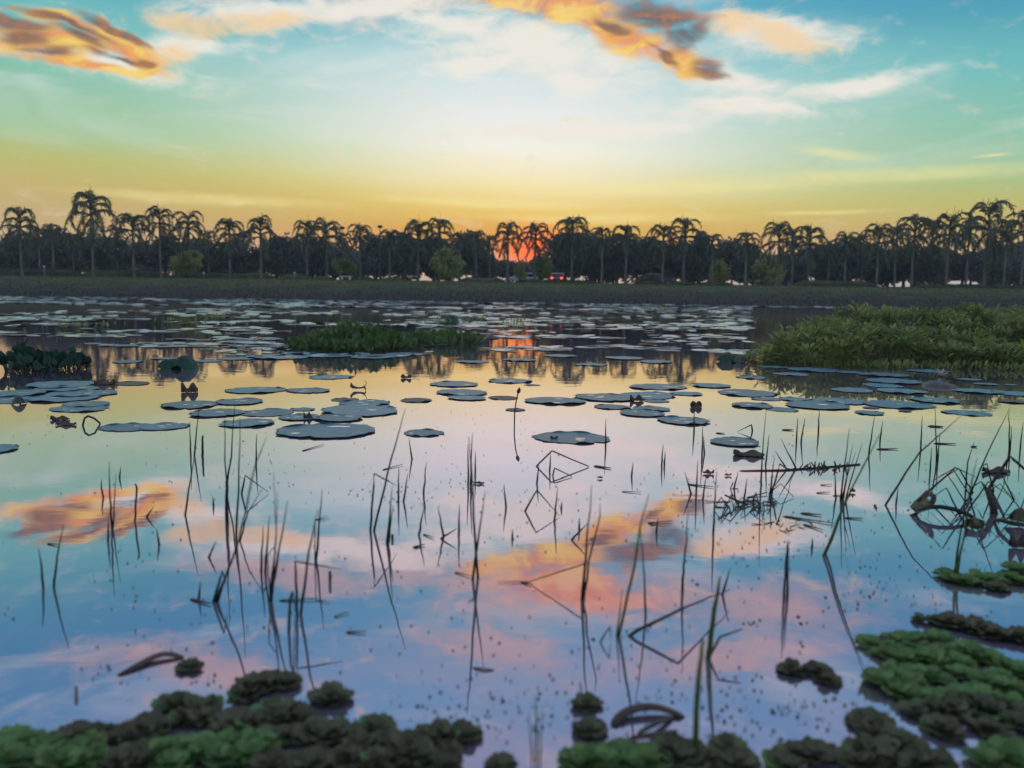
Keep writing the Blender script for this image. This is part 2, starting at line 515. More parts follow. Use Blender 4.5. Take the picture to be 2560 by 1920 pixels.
def water_material():
    mt = bpy.data.materials.new('water')
    mt.use_nodes = True
    N = Nodes(mt.node_tree)
    g = N.n('ShaderNodeNewGeometry')
    sep = N.n('ShaderNodeSeparateXYZ')
    N.put(sep.inputs[0], g.outputs['Position'])
    # ripples: nearly still close by, faint wind ripple further out
    gust = N.noise(g.outputs['Position'], 0.35, 3.0)
    fine = N.noise(N.xyz(N.m('MULTIPLY', sep.outputs[0], 1.6), N.m('MULTIPLY', sep.outputs[1], 3.2)), 1.6, 3.0, 0.55)
    slow = N.noise(g.outputs['Position'], 0.7, 2.0)
    far = N.m('ADD', 0.12, N.m('MULTIPLY', N.step(sep.outputs[1], 5.0, 30.0), 0.55))
    h = N.m('ADD', N.m('MULTIPLY', N.m('MULTIPLY', fine, N.m('ADD', 0.35, gust)), far), N.m('MULTIPLY', slow, 0.15))
    bp = N.n('ShaderNodeBump')
    bp.inputs['Strength'].default_value = 0.08
    bp.inputs['Distance'].default_value = 0.05
    N.put(bp.inputs['Height'], h)
    gl = N.n('ShaderNodeBsdfGlossy')
    gl.inputs['Color'].default_value = (1.0, 0.875, 0.955, 1)
    gl.inputs['Roughness'].default_value = 0.012
    N.put(gl.inputs['Normal'], bp.outputs[0])
    df = N.n('ShaderNodeBsdfDiffuse')
    murk = N.mix(N.step(gust, 0.3, 0.7), (0.22, 0.185, 0.24), (0.26, 0.22, 0.27))
    N.put(df.inputs[0], murk)
    fr = N.n('ShaderNodeFresnel')
    fr.inputs['IOR'].default_value = 1.9
    fac = N.m('MULTIPLY_ADD', fr.outputs[0], 0.66, 0.46, clamp=True)
    mx = N.n('ShaderNodeMixShader')
    N.put(mx.inputs[0], fac)
    N.put(mx.inputs[1], df.outputs[0])
    N.put(mx.inputs[2], gl.outputs[0])
    out = N.n('ShaderNodeOutputMaterial')
    N.put(out.inputs[0], mx.outputs[0])
    return mt


M['water'] = water_material()

# ------------------------------------------------------------------ setting: water, ground, road
SHORE = 74.0


def structure(o):
    o['kind'] = 'structure'
    return o


w = MB()
w.add([(-160, -0.5, 0), (160, -0.5, 0), (160, 79, 0), (-160, 79, 0)], [(0, 1, 2, 3)])
structure(w.build('pond_water', M['water']))


def bank_z(x, y):
    """Height of the far ground: a grassy bank, then a level lawn out to the horizon."""
    s = SHORE + 0.9 * math.sin(x * 0.11) + 0.5 * math.sin(x * 0.37 + 1.0)
    t = (y - s) / 9.5
    if t < 0:
        return max(-0.6, 0.35 * (y - s))
    t = min(t, 1.0)
    return 1.78 * (t * t * (3 - 2 * t)) * 0.75 + 0.25 * 1.78 * t


def grid_sheet(name, xs, ys, fz, mat):
    vs = [(x, y, fz(x, y)) for y in ys for x in xs]
    n = len(xs)
    fs = [(j * n + i, j * n + i + 1, (j + 1) * n + i + 1, (j + 1) * n + i) for j in range(len(ys) - 1) for i in range(n - 1)]
    return link(name, mesh_data(name, vs, fs, mat))


xs = [-1500, -600, -300] + [x for x in np.arange(-160, 161, 2.0)] + [300, 600, 1500]
ys = [71.5, 72.5, 73, 73.5, 74, 74.5, 75, 75.5, 76, 76.6, 77.3, 78, 79, 80, 81, 82, 83, 84, 86, 90, 96, 110, 160, 300, 900, 2500]
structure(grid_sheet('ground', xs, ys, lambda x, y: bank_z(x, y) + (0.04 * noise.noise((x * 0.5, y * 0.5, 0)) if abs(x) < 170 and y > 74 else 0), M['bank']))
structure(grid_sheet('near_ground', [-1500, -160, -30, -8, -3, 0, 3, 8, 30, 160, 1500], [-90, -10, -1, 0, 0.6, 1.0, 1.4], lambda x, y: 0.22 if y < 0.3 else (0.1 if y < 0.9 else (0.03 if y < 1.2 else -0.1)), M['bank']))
structure(grid_sheet('road', [-300, -160, -80, 0, 80, 160, 300], [96.0, 99.0, 102.0], lambda x, y: 1.84, M['road']))
kb = MB()
kb.box((0, 95.9, 1.87), (320, 0.16, 0.2))
structure(kb.build('kerb', M['kerb'], smooth=False))


def grass_blades():
    n = 52000
    x = RNG.uniform(-62, 62, n)
    y = RNG.uniform(73.6, 86.5, n)
    keep = []
    vs, fs = [], []
    for i in range(n):
        z = bank_z(x[i], y[i])
        if z < -0.02:
            continue
        h = random.uniform(0.06, 0.2) * (1.25 if y[i] < 77 else 0.9)
        a = random.uniform(0, math.pi)
        wd = random.uniform(0.02, 0.05)
        dx, dy = math.cos(a) * wd, math.sin(a) * wd
        lx, ly = random.uniform(-0.09, 0.09), random.uniform(-0.09, 0.09)
        b = len(vs)
        vs += [(x[i] - dx, y[i] - dy, z - 0.02), (x[i] + dx, y[i] + dy, z - 0.02), (x[i] + lx, y[i] + ly, z + h)]
        fs.append((b, b + 1, b + 2))
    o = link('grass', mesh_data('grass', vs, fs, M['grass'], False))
    tag(o, 'rough green grass covering the sloping far bank', 'grass', kind='stuff')


grass_blades()
# ------------------------------------------------------------------ labels
LANDMARKS = [('the lone lotus bud', 1286, 1062), ('the bent stalk loop', 215, 1063), ('the dark green dome leaf', 440, 920),
             ('the bow-shaped brown leaf', 895, 965), ('the big green plant bed', 2230, 930), ('the leafy island clump', 930, 880),
             ('the bent-stem diamond', 1400, 1165), ('the thick black stub', 506, 1140), ('the brown split leaf', 1740, 1010),
             ('the tangle of dead stems', 1880, 1262), ('the pierced folded leaf', 2310, 1270), ('the long diagonal stem', 1600, 1580),
             ('the green foreground blade', 1745, 1860), ('the floating brown stub', 825, 1455), ('the two-lobed pad', 365, 1068),
             ('the thick bent lotus stalk', 2480, 1215), ('the purple-grey pad', 330, 959), ('the hooked stem', 337, 1304)]
ORD = ['', 'second ', 'third ', 'fourth ', 'fifth ', 'sixth ', 'seventh ', 'eighth ', 'ninth ', 'tenth ', 'eleventh ', 'twelfth ']
NAMED = []          # (object, look, px, py): labels written at the end, when every neighbour is known


def label_later(o, look, cat, px, py, group=None):
    o['category'] = cat
    if group:
        o['group'] = group
    NAMED.append((o, look, px, py))


def write_labels():
    seen = {}
    for o, look, px, py in NAMED:
        best = None
        for nm, lx, ly in LANDMARKS:
            dx, dy = px - lx, (py - ly) * 1.8
            d = math.hypot(dx, dy)
            if d < 24:
                continue
            if best is None or d < best[0]:
                best = (d, nm, dx, dy)
        d, nm, dx, dy = best
        if abs(dx) > 2.2 * abs(dy):
            rel = 'left of' if dx < 0 else 'right of'
        elif abs(dy) > 2.2 * abs(dx):
            rel = 'beyond' if dy < 0 else 'in front of'
        else:
            rel = ('beyond-' if dy < 0 else 'nearer-') + ('left of' if dx < 0 else 'right of')
        seen.setdefault((look, rel, nm), []).append((d, o))
    for (look, rel, nm), rows in seen.items():
        rows.sort(key=lambda r: r[0])
        for i, (d, o) in enumerate(rows):
            near = (ORD[i] + 'nearest ' if len(rows) > 1 else '')
            o['label'] = f"{look}, {near}{rel} {nm}"


# ------------------------------------------------------------------ palms
def frond_mesh(idx, e0, curl, length, droop):
    """One feather leaf: a bent midrib with leaflets all round it, growing along +X."""
    rnd = random.Random(100 + idx)
    mb = MB()
    pts, ang = [Vector((0, 0, 0))], []
    n = 12
    for i in range(n):
        t = (i + 0.5) / n
        a = e0 - curl * (t ** 1.25)
        ang.append(a)
        pts.append(pts[-1] + Vector((math.cos(a), 0, math.sin(a))) * (length / n))
    mb.tube(pts, [0.045 * (1 - 0.8 * i / n) + 0.006 for i in range(n + 1)], 4)
    rib_faces = len(mb.f)
    m = 26
    for k in range(m):
        t = 0.16 + 0.84 * (k + 0.5) / m
        i = min(int(t * n), n - 1)
        q = pts[i].lerp(pts[i + 1], t * n - i)
        tan = Vector((math.cos(ang[i]), 0, math.sin(ang[i])))
        nor = Vector((-math.sin(ang[i]), 0, math.cos(ang[i])))
        L = 0.34 * math.sin(math.pi * min(0.95, 0.15 + 0.8 * t)) ** 0.7 * rnd.uniform(0.75, 1.15)
        for s in ((-1, 1, 0.3) if k % 2 else (-1, 1, -0.3)):
            side = Vector((0, s, 0)) + nor * rnd.uniform(-0.35, 0.4) * (2.0 if abs(s) < 1 else 1.0) + tan * rnd.uniform(0.35, 0.75)
            side.z -= droop * rnd.uniform(0.4, 1.2)
            side.normalize()
            w_ = tan * 0.034
            tip = q + side * L
            tip.z -= 0.1 * L * rnd.random()
            b = q + side * L * 0.55
            mb.add([q - w_ * 0.5, q + w_ * 0.5, b + w_, b - w_, tip], [(0, 1, 2, 3), (3, 2, 4)])
    me = mb.data('frond', M['frond'])
    me.materials.append(M['rachis'])
    for i in range(rib_faces):
        me.polygons[i].material_index = 1
    return me


FRONDS = {'up': [frond_mesh(i, R(86 - 7 * i), R(195 + 25 * i), 2.2, 0.5) for i in range(2)],
          'mid': [frond_mesh(3 + i, R(64 - 12 * i), R(190 + 15 * i), 2.6, 0.7) for i in range(3)],
          'low': [frond_mesh(7 + i, R(30 - 18 * i), R(120), 2.3, 0.7) for i in range(2)],
          'hang': [frond_mesh(10 + i, R(-5 - 25 * i), R(75), 2.0, 0.4) for i in range(2)]}


def trunk_mesh(seed):
    rnd = random.Random(seed)
    mb = MB()
    n = 22
    bx, by = rnd.uniform(-0.02, 0.02), rnd.uniform(-0.02, 0.02)
    pts = [(bx * math.sin(3 * i / n) * 3, by * i / n, i / n) for i in range(n + 1)]
    rad = [0.135 * (1.35 if i == 0 else 1.0) * (1 - 0.32 * i / n) * (1.06 if i % 2 else 0.97) for i in range(n + 1)]
    mb.tube(pts, rad, 8)
    return mb.data('trunk', M['palm_trunk'])


PTRUNK = [trunk_mesh(i) for i in range(3)]
_cs = MB()
_cs.tube([(0, 0, -0.05), (0, 0, 0.12), (0, 0, 0.4), (0, 0, 0.75)], [0.1, 0.125, 0.11, 0.05], 8)
SHAFT = _cs.data('crownshaft', M['crownshaft'])
_sp = MB()
_sp.tube([(0, 0, 0.0), (0.01, 0, 0.7), (0.03, 0, 1.5)], [0.03, 0.024, 0.006], 5)
SPEAR = _sp.data('spear_leaf', M['frond'])
GROUND_Z = 1.78


def palm(px, top, r, depth, seed, label, group='palms along the far bank'):
    rnd = random.Random(seed)
    s = r / 38.0 * depth / 90.0 * 1.36
    X = at_depth(px, top, depth)
    z0 = bank_z(X.x, depth) - 0.05
    H = max(1.2, X.z - z0 - 1.45 * s)
    root = link('palm_tree', None, None, (X.x, depth, z0), (0, 0, rnd.uniform(0, 6.28)))
    root.empty_display_size = 0.3
    tag(root, label, 'palm', group)
    k = 0.75 + 0.25 * s
    link('trunk', PTRUNK[seed % 3], root, (0, 0, 0), (0, 0, 0), (k, k, H))
    link('crownshaft', SHAFT, root, (0, 0, H - 0.1), (0, 0, 0), k)
    link('spear_leaf', SPEAR, root, (0, 0, H + 0.3 * s), (rnd.uniform(-0.15, 0.15), rnd.uniform(-0.15, 0.15), 0), (s, s, s * rnd.uniform(0.7, 1.15)))
    spin = rnd.uniform(0, 6.28)
    rings = [('up', 5, 0.5), ('mid', 6, 0.26), ('low', 5, -0.05), ('hang', 3, -0.2)]
    for kind, n, dz in rings:
        for i in range(n):
            a = spin + 2 * math.pi * i / n + rnd.uniform(-0.25, 0.25)
            link('frond', rnd.choice(FRONDS[kind]), root, (0, 0, H + dz * s), (rnd.uniform(-0.12, 0.12), rnd.uniform(-0.15, 0.15), a),
                 (s * rnd.uniform(0.85, 1.1), s, s * rnd.uniform(1.0, 1.35)))
        spin += 0.5
    return root


PALMS = [(48, 520, 38, 88), (128, 556, 22, 95), (225, 473, 50, 88), (330, 530, 38, 87), (398, 516, 34, 87.5), (470, 528, 36, 89),
         (572, 546, 32, 88), (650, 541, 36, 87), (767, 549, 30, 88), (815, 546, 38, 90), (900, 560, 28, 87), (975, 572, 28, 88),
         (1045, 549, 40, 89), (1098, 545, 30, 91), (1190, 572, 26, 88), (1270, 555, 34, 88), (1340, 556, 34, 88.5), (1432, 537, 40, 90),
         (1507, 566, 26, 87), (1566, 562, 34, 87.5), (1660, 561, 34, 88), (1714, 548, 36, 89), (1782, 583, 24, 88), (1868, 577, 28, 88),
         (1950, 556, 38, 88), (2026, 565, 38, 88), (2118, 580, 30, 88), (2200, 563, 36, 88), (2290, 538, 42, 89), (2378, 528, 46, 88),
         (2476, 508, 52, 88), (2566, 528, 40, 87)]
NTH = ['first', 'second', 'third', 'fourth', 'fifth', 'sixth', 'seventh', 'eighth', 'ninth', 'tenth', 'eleventh', 'twelfth', 'thirteenth',
       'fourteenth', 'fifteenth', 'sixteenth']
for i, (px, top, r, dep) in enumerate(PALMS):
    n = len(PALMS)
    if px == 225:
        lab = 'tallest palm on the far bank, rising high above its neighbours at the left'
    elif i == n - 2:
        lab = 'tall full-crowned palm, second from the right end of the far bank'
    elif 1250 < px < 1300:
        lab = 'palm silhouetted against the glowing sun gap, left of the two there'
    elif 1320 < px < 1350:
        lab = 'palm silhouetted against the glowing sun gap, right of the two there'
    elif i < n // 2:
        lab = f'{"stout" if r > 35 else "slender"} palm with arching fronds, {NTH[i]} from the left along the far bank'
    else:
        lab = f'{"stout" if r > 35 else "slender"} palm with arching fronds, {NTH[n - 1 - i]} from the right along the far bank'
    palm(px, top, r, dep, i + 1, lab)
BACKPALMS = [(95, 570, 22, 104), (180, 585, 20, 106), (290, 565, 24, 104), (520, 575, 22, 105), (610, 580, 20, 108), (700, 590, 20, 106), (860, 580, 20, 108),
             (935, 585, 18, 110), (1010, 580, 20, 108), (1150, 580, 20, 106), (1225, 588, 18, 110), (1620, 590, 18, 108), (1985, 572, 24, 104),
             (2075, 602, 20, 108), (2160, 585, 22, 106), (2245, 565, 26, 104), (2335, 550, 28, 104), (2425, 545, 30, 104), (2520, 545, 28, 104)]
for i, (px, top, r, dep) in enumerate(BACKPALMS):
    palm(px, top, r, dep, 60 + i, 'smaller palm half hidden in the row behind the bank palms', 'palms of the back row')


# ------------------------------------------------------------------ broadleaf trees
def crown_mesh(seed, rx, rz, n, leaf, lobes=9, mat='leaf_dark'):
    rnd = random.Random(seed)
    L = []
    for _ in range(lobes):
        a = rnd.uniform(0, 6.28)
        d = rnd.uniform(0.2, 0.72)
        L.append((Vector((math.cos(a) * d * rx, math.sin(a) * d * rx, rnd.uniform(-0.45, 0.62) * rz)), rnd.uniform(0.36, 0.6)))
    L.append((Vector((0, 0, 0.15 * rz)), 0.7))
    mb = MB()
    for i in range(n):
        c, s = rnd.choice(L)
        d = Vector((rnd.gauss(0, 1), rnd.gauss(0, 1), rnd.gauss(0, 1))).normalized()
        q = c + Vector((d.x * rx * s, d.y * rx * s, d.z * rz * s)) * rnd.uniform(0.7, 1.06)
        t = (d + Vector((rnd.uniform(-1, 1), rnd.uniform(-1, 1), rnd.uniform(-1.2, 0.6)))).normalized()
        u = t.cross(Vector((rnd.uniform(-1, 1), rnd.uniform(-1, 1), rnd.uniform(-1, 1)))).normalized()
        l = leaf * rnd.uniform(0.6, 1.3)
        wv = u * l * 0.34
        mb.add([q, q + t * l * 0.5 + wv, q + t * l, q + t * l * 0.5 - wv], [(0, 1, 2, 3)])
    return mb.data('crown', M[mat], False)


def limb_mesh(seed, h, spread):
    rnd = random.Random(seed)
    mb = MB()
    mb.tube([(0, 0, -0.1), (0.04, 0.02, h * 0.35), (0.0, 0.06, h * 0.75), (0.05, 0, h * 1.15)], [0.17, 0.13, 0.1, 0.04], 7)
    for i in range(5):
        a = i * 1.3 + rnd.uniform(-0.3, 0.3)
        z0 = h * rnd.uniform(0.55, 0.9)
        mb.tube([(0, 0, z0), (math.cos(a) * spread * 0.4, math.sin(a) * spread * 0.4, z0 + 0.45), (math.cos(a) * spread * 0.85, math.sin(a) * spread * 0.85, z0 + 0.8 + rnd.random() * 0.5)],
                [0.07, 0.05, 0.015], 5)
    return mb.data('trunk', M['bark'])


CROWNS = [crown_mesh(200 + i, 2.0, 1.7, 3600, 0.3) for i in range(5)]
LIMBS = [limb_mesh(220 + i, 1.9, 1.6) for i in range(3)]
GOLDC = [crown_mesh(240 + i, 1.0, 0.8, 1700, 0.17, 7, 'leaf_gold') for i in range(3)]
LIMBG = [limb_mesh(250, 1.0, 0.8)]


def tree(px, top, width, depth, seed, label, group, crowns, limbs, base_r, base_h, low=None):
    rnd = random.Random(seed)
    X = at_depth(px, top, depth)
    z0 = bank_z(X.x, depth) - 0.03
    H = X.z - z0
    s = width / 2.0 * depth / FPX / base_r
    root = link('broadleaf_tree', None, None, (X.x, depth, z0), (0, 0, rnd.uniform(0, 6.28)))
    tag(root, label, 'tree', group)
    # the crown hangs from the top of the tree; its height follows the gap left under it
    ch = min(H * 0.44, (H - (low if low else 0.9)) / 2.0)
    sz = ch / (base_h)
    link('crown', crowns[seed % len(crowns)], root, (0, 0, H - ch * 0.95), (0, 0, rnd.uniform(0, 6.28)), (s, s, sz * 1.08))
    link('trunk', limbs[seed % len(limbs)], root, (0, 0, 0), (0, 0, 0), (s, s, (H - ch) / (base_h * 1.15)))
    return root


DARK = [(10, 590, 90), (75, 585, 90), (150, 575, 110), (250, 592, 100), (330, 600, 90), (410, 590, 100), (500, 600, 96), (585, 600, 90), (660, 612, 80), (715, 585, 90),
        (780, 600, 90), (850, 608, 90), (940, 592, 100), (1010, 590, 96), (1085, 590, 110), (1150, 584, 90), (1205, 600, 70), (1275, 652, 80), (1350, 658, 80), (1432, 576, 110),
        (1478, 590, 100), (1545, 590, 100), (1610, 596, 90), (1690, 612, 90), (1750, 600, 110), (1815, 602, 90), (1868, 612, 70), (1905, 660, 60), (2005, 640, 70), (2075, 606, 100),
        (2130, 600, 100), (2195, 612, 96), (2265, 618, 100), (2330, 622, 90), (2410, 626, 90), (2480, 612, 100), (2550, 608, 110)]
for i, (px, top, wd) in enumerate(DARK):
    if i < 18:
        lab = f'dark rounded broadleaf tree behind the palms, {NTH[i] if i < 16 else ("seventeenth" if i == 16 else "eighteenth")} of its row from the left'
    else:
        k = len(DARK) - 1 - i
        lab = f'dark rounded broadleaf tree behind the palms, {NTH[k] if k < 16 else ["seventeenth", "eighteenth", "nineteenth"][k - 16]} of its row from the right'
    tree(px, top, wd * 1.15, random.uniform(104, 114), 300 + i, lab, 'broadleaf trees behind the palms', CROWNS, LIMBS, 2.0, 1.7, 0.25 if 1240 < px < 1400 else random.choice([0.5, 0.8, 1.2, 1.5]))
for i in range(46):
    px = -20 + i * 58 + random.uniform(-20, 20)
    if 1225 < px < 1400:
        continue
    tree(px, random.uniform(618, 640), random.uniform(80, 120), random.uniform(118, 126), 400 + i, 'far dark tree filling the gaps low between the nearer trunks',
         'trees of the far back row', CROWNS, LIMBS, 2.0, 1.7, random.choice([0.05, 0.1, 0.3, 0.7]))
tree(1757, 578, 40, 103, 471, 'small flat-topped tree above the dark crowns right of centre', None, CROWNS, LIMBS, 2.0, 1.7, 4.6)
GOLD = [(460, 632, 84, 86.5, 'yellow-green dome-shaped small tree by the left hedge'), (857, 648, 66, 86, 'yellow-green small tree behind the white bench'),
        (1120, 620, 96, 86.5, 'large olive-gold small tree left of the sun gap'), (1300, 655, 34, 86, 'little pale shrub-like tree below the sun gap'),
        (1352, 640, 60, 92, 'olive small tree just right of the pale car'), (1800, 650, 60, 93, 'grey-green small tree right of the dark car'),
        (1930, 640, 80, 100, 'grey-green bushy tree before the red-roofed house')]
for i, (px, top, wd, dep, lab) in enumerate(GOLD):
    tree(px, top, wd, dep, 500 + i, lab, None, GOLDC, LIMBG, 1.0, 0.8, 0.35)


# ------------------------------------------------------------------ hedges
def hedge(px0, px1, top, depth, label, seed, thick=1.1):
    rnd = random.Random(seed)
    A, B = at_depth(px0, top, depth), at_depth(px1, top, depth)
    x0, x1 = A.x, B.x
    z0 = bank_z((x0 + x1) / 2, depth)
    h = max(0.35, (A.z + B.z) / 2 - z0)
    mb = MB()
    n = max(6, int((x1 - x0) / 0.5))
    prof = [(-thick / 2, 0), (-thick / 2 * 0.98, h * 0.6), (-thick / 2 * 0.7, h * 0.9), (0, h), (thick / 2 * 0.7, h * 0.9), (thick / 2, h * 0.6), (thick / 2, 0)]
    m = len(prof)
    for i in range(n + 1):
        t = i / n
        e = min(1.0, 0.45 + 4 * min(t, 1 - t) * (x1 - x0) / 6.0)
        for (py_, pz) in prof:
            mb.v.append((t * (x1 - x0), py_ * e + rnd.uniform(-0.05, 0.05), pz * e * rnd.uniform(0.86, 1.02) - (0.05 if pz == 0 else 0)))
    for i in range(n):
        for j in range(m - 1):
            mb.f.append((i * m + j, (i + 1) * m + j, (i + 1) * m + j + 1, i * m + j + 1))
    mb.f.append(tuple(range(m)))
    mb.f.append(tuple(range(n * m, n * m + m))[::-1])
    for _ in range(int((x1 - x0) * 170)):
        t = rnd.random()
        e = min(1.0, 0.45 + 4 * min(t, 1 - t) * (x1 - x0) / 6.0)
        a = rnd.uniform(-0.2, math.pi * 0.8)
        q = Vector((t * (x1 - x0), -math.cos(a) * thick / 2 * e, max(0.02, math.sin(a) * h * e)))
        d = Vector((rnd.uniform(-1, 1), rnd.uniform(-1, 0.3), rnd.uniform(-0.3, 1))).normalized()
        u = d.cross(Vector((rnd.uniform(-1, 1), 1, rnd.uniform(-1, 1)))).normalized() * 0.035
        l = rnd.uniform(0.07, 0.15)
        mb.add([q, q + d * l * 0.5 + u, q + d * l, q + d * l * 0.5 - u], [(0, 1, 2, 3)])
    o = mb.build('hedge', M['hedge'], None, (x0, depth, z0), False)
    tag(o, label, 'hedge', 'clipped hedges on the bank top')


HEDGES = [(-40, 205, 671, 89.5, 'long low clipped hedge at the far left under the first palms'), (208, 420, 675, 88.5, 'low clipped hedge right of the tallest palm'),
          (424, 690, 682, 88.8, 'low dark hedge right of the yellow-green dome tree'), (700, 775, 684, 87.5, 'short dark hedge left of the rounded lit bush'),
          (780, 838, 690, 86.5, 'rounded lit hedge just left of the white bench'), (862, 936, 691, 88, 'lit low hedge just right of the white bench'),
          (940, 1015, 695, 87.5, 'dark low hedge right of the lit one by the bench'), (1148, 1262, 694, 86, 'rounded olive hedge below the sun gap'),
          (1290, 1495, 702, 86.5, 'thin dark hedge in front of the pale car'), (1585, 1662, 706, 85, 'dark clipped hedge in front of the dark car'),
          (1668, 1745, 704, 85.5, 'yellow-green hedge just right of the dark car'), (1748, 1830, 710, 85.5, 'dark hedge right of the yellow-green one'),
          (1985, 2190, 701, 85.5, 'long rounded hedge right of the red-roofed house'), (2278, 2600, 712, 84.5, 'longest dark hedge at the far right of the bank')]
for i, (a, b, top, dep, lab) in enumerate(HEDGES):
    hedge(a, b, top, dep, lab, 700 + i)


# ------------------------------------------------------------------ bench, lamps, cars, house
def bench():
    c = at_depth(865, 708, 85.2)
    z0 = bank_z(c.x, 85.2)
    r = link('park_bench', None, None, (c.x, 85.2, z0))
    tag(r, 'white backless stone bench on the grass at the bank top', 'bench')
    s = MB()
    s.box((0, 0, 0.42), (1.25, 0.42, 0.09))
    bevel(s.build('seat', M['white'], r, smooth=False), 0.02)
    for sx in (-0.38, 0.38):
        l = MB()
        l.prism([(sx - 0.11, 0), (sx + 0.11, 0), (sx + 0.07, 0.12), (sx + 0.09, 0.374), (sx - 0.09, 0.374), (sx - 0.07, 0.12)], -0.17, 0.17)
        l.build('leg', M['white'], r, smooth=False)


bench()


def lamp(px, top, depth, label):
    c = at_depth(px, top, depth)
    z0 = bank_z(c.x, depth)
    h = c.z - z0
    r = link('street_lamp', None, None, (c.x, depth, z0))
    tag(r, label, 'street lamp')
    p = MB()
    p.tube([(0, 0, 0), (0, 0, 0.25), (0, 0, 0.3), (0, 0, h - 0.3)], [0.11, 0.11, 0.06, 0.04], 8)
    p.build('pole', M['lamp_iron'], r)
    g = MB()
    g.tube([(0, 0, h - 0.34), (0, 0, h - 0.28), (0, 0, h - 0.12), (0, 0, h - 0.02), (0, 0, h)], [0.12, 0.3, 0.34, 0.24, 0.05], 10)
    g.build('lamp_head', M['lamp_iron'], r)


lamp(855, 566, 100, 'dark street lamp with a round head between two palms')
lamp(950, 563, 103, 'thin street lamp poking above the palms, right of the round-headed one')


def bollard(px, top, label):
    c = at_depth(px, top, 86.0)
    z0 = bank_z(c.x, 86)
    h = max(0.45, c.z - z0)
    r = link('bollard_light', None, None, (c.x, 86.0, z0))
    tag(r, label, 'bollard')
    p = MB()
    p.tube([(0, 0, 0), (0, 0, h - 0.2)], [0.06, 0.05], 8)
    p.build('post', M['kerb'], r)
    g = MB()
    g.tube([(0, 0, h - 0.2), (0, 0, h - 0.15), (0, 0, h - 0.05), (0, 0, h)], [0.05, 0.11, 0.11, 0.04], 10)
    g.build('globe', M['white'], r)


bollard(736, 680, 'white globe bollard by the short dark hedge')
bollard(509, 680, 'white globe bollard right of the yellow-green dome tree')
bollard(110, 664, 'white globe bollard at the hedge under the leftmost palms')


def car(px, y_mid, depth, paint, label, rot, rack=False, lit=False):
    c = at_depth(px, y_mid, depth)
    r = link('parked_car', None, None, (c.x, depth, 1.845), (0, 0, rot), (0.92, 0.92, 0.76))
    tag(r, label, 'car')
    prof = [(-2.1, 0.35), (-2.12, 0.75), (-2.02, 0.95), (-1.85, 1.0), (-1.5, 1.5), (-1.25, 1.62), (0.45, 1.6), (0.75, 1.48), (1.2, 1.02), (1.95, 0.88), (2.12, 0.68), (2.1, 0.35)]
    b = MB()
    b.prism(prof, -0.83, 0.83)
    body = bevel(b.build('body', M[paint], r, smooth=False), 0.07, 3)
    for s in (-1, 1):
        for x0, x1, xt0, xt1 in ((-1.55, -0.55, -1.3, -0.55), (-0.47, 0.95, -0.47, 0.55)):
            g = MB()
            y = s * 0.836
            g.prism([(x0, 1.02), (x1, 1.02), (xt1, 1.46), (xt0, 1.46)], min(y, y + s * 0.012), max(y, y + s * 0.012))
            g.build('window', M['glass'], r, smooth=False)
    ws = MB()
    ws.add([(1.16, -0.7, 1.075), (1.16, 0.7, 1.075), (0.79, 0.66, 1.47), (0.79, -0.66, 1.47)], [(0, 1, 2, 3)])
    o = ws.build('windscreen', M['glass'], r)
    o.location.x = 0.03
    rw = MB()
    rw.add([(-1.87, -0.68, 1.03), (-1.53, -0.64, 1.48), (-1.53, 0.64, 1.48), (-1.87, 0.68, 1.03)], [(0, 1, 2, 3)])
    o = rw.build('rear_window', M['glass'], r)
    o.location.x = -0.03
    for x in (-1.3, 1.35):
        for s in (-1, 1):
            t = MB()
            t.tube([(x, s * 0.68, 0.33), (x, s * 0.86, 0.33)], [0.33, 0.33], 14)
            ty = t.build('wheel', M['rubber'], r)
            k = MB()
            k.tube([(x, s * 0.84, 0.33), (x, s * 0.875, 0.33)], [0.2, 0.18], 10)
            k.build('rim', M['rim'], ty)
    for s in (-0.6, 0.6):
        k = MB()
        k.box((2.1, s, 0.72), (0.06, 0.3, 0.14))
        k.build('headlight', M['head_lamp'] if lit else M['white'], r, smooth=False)
        k = MB()
        k.box((-2.1, s, 0.85), (0.06, 0.24, 0.24))
        k.build('tail_light', M['tail_lamp'] if lit else M['car_red'], r, smooth=False)
    if rack:
        k = MB()
        for s in (-0.6, 0.6):
            k.tube([(-1.0, s, 1.66), (0.3, s, 1.66)], [0.025, 0.025], 5)
        for x in (-0.9, 0.2):
            k.tube([(x, -0.6, 1.69), (x, 0.6, 1.69)], [0.02, 0.02], 5)
        k.build('roof_rack', M['rim'], r)


car(1640, 700, 97.3, 'car_dark', 'dark car with a roof rack parked behind the right-centre hedges', 0.05, rack=True)
car(1305, 700, 99.8, 'car_pale', 'pale silver car on the road below the sun gap', math.pi)
car(1397, 698, 98.5, 'car_red', 'car with glowing red tail lights right of the sun gap', R(80), lit=True)


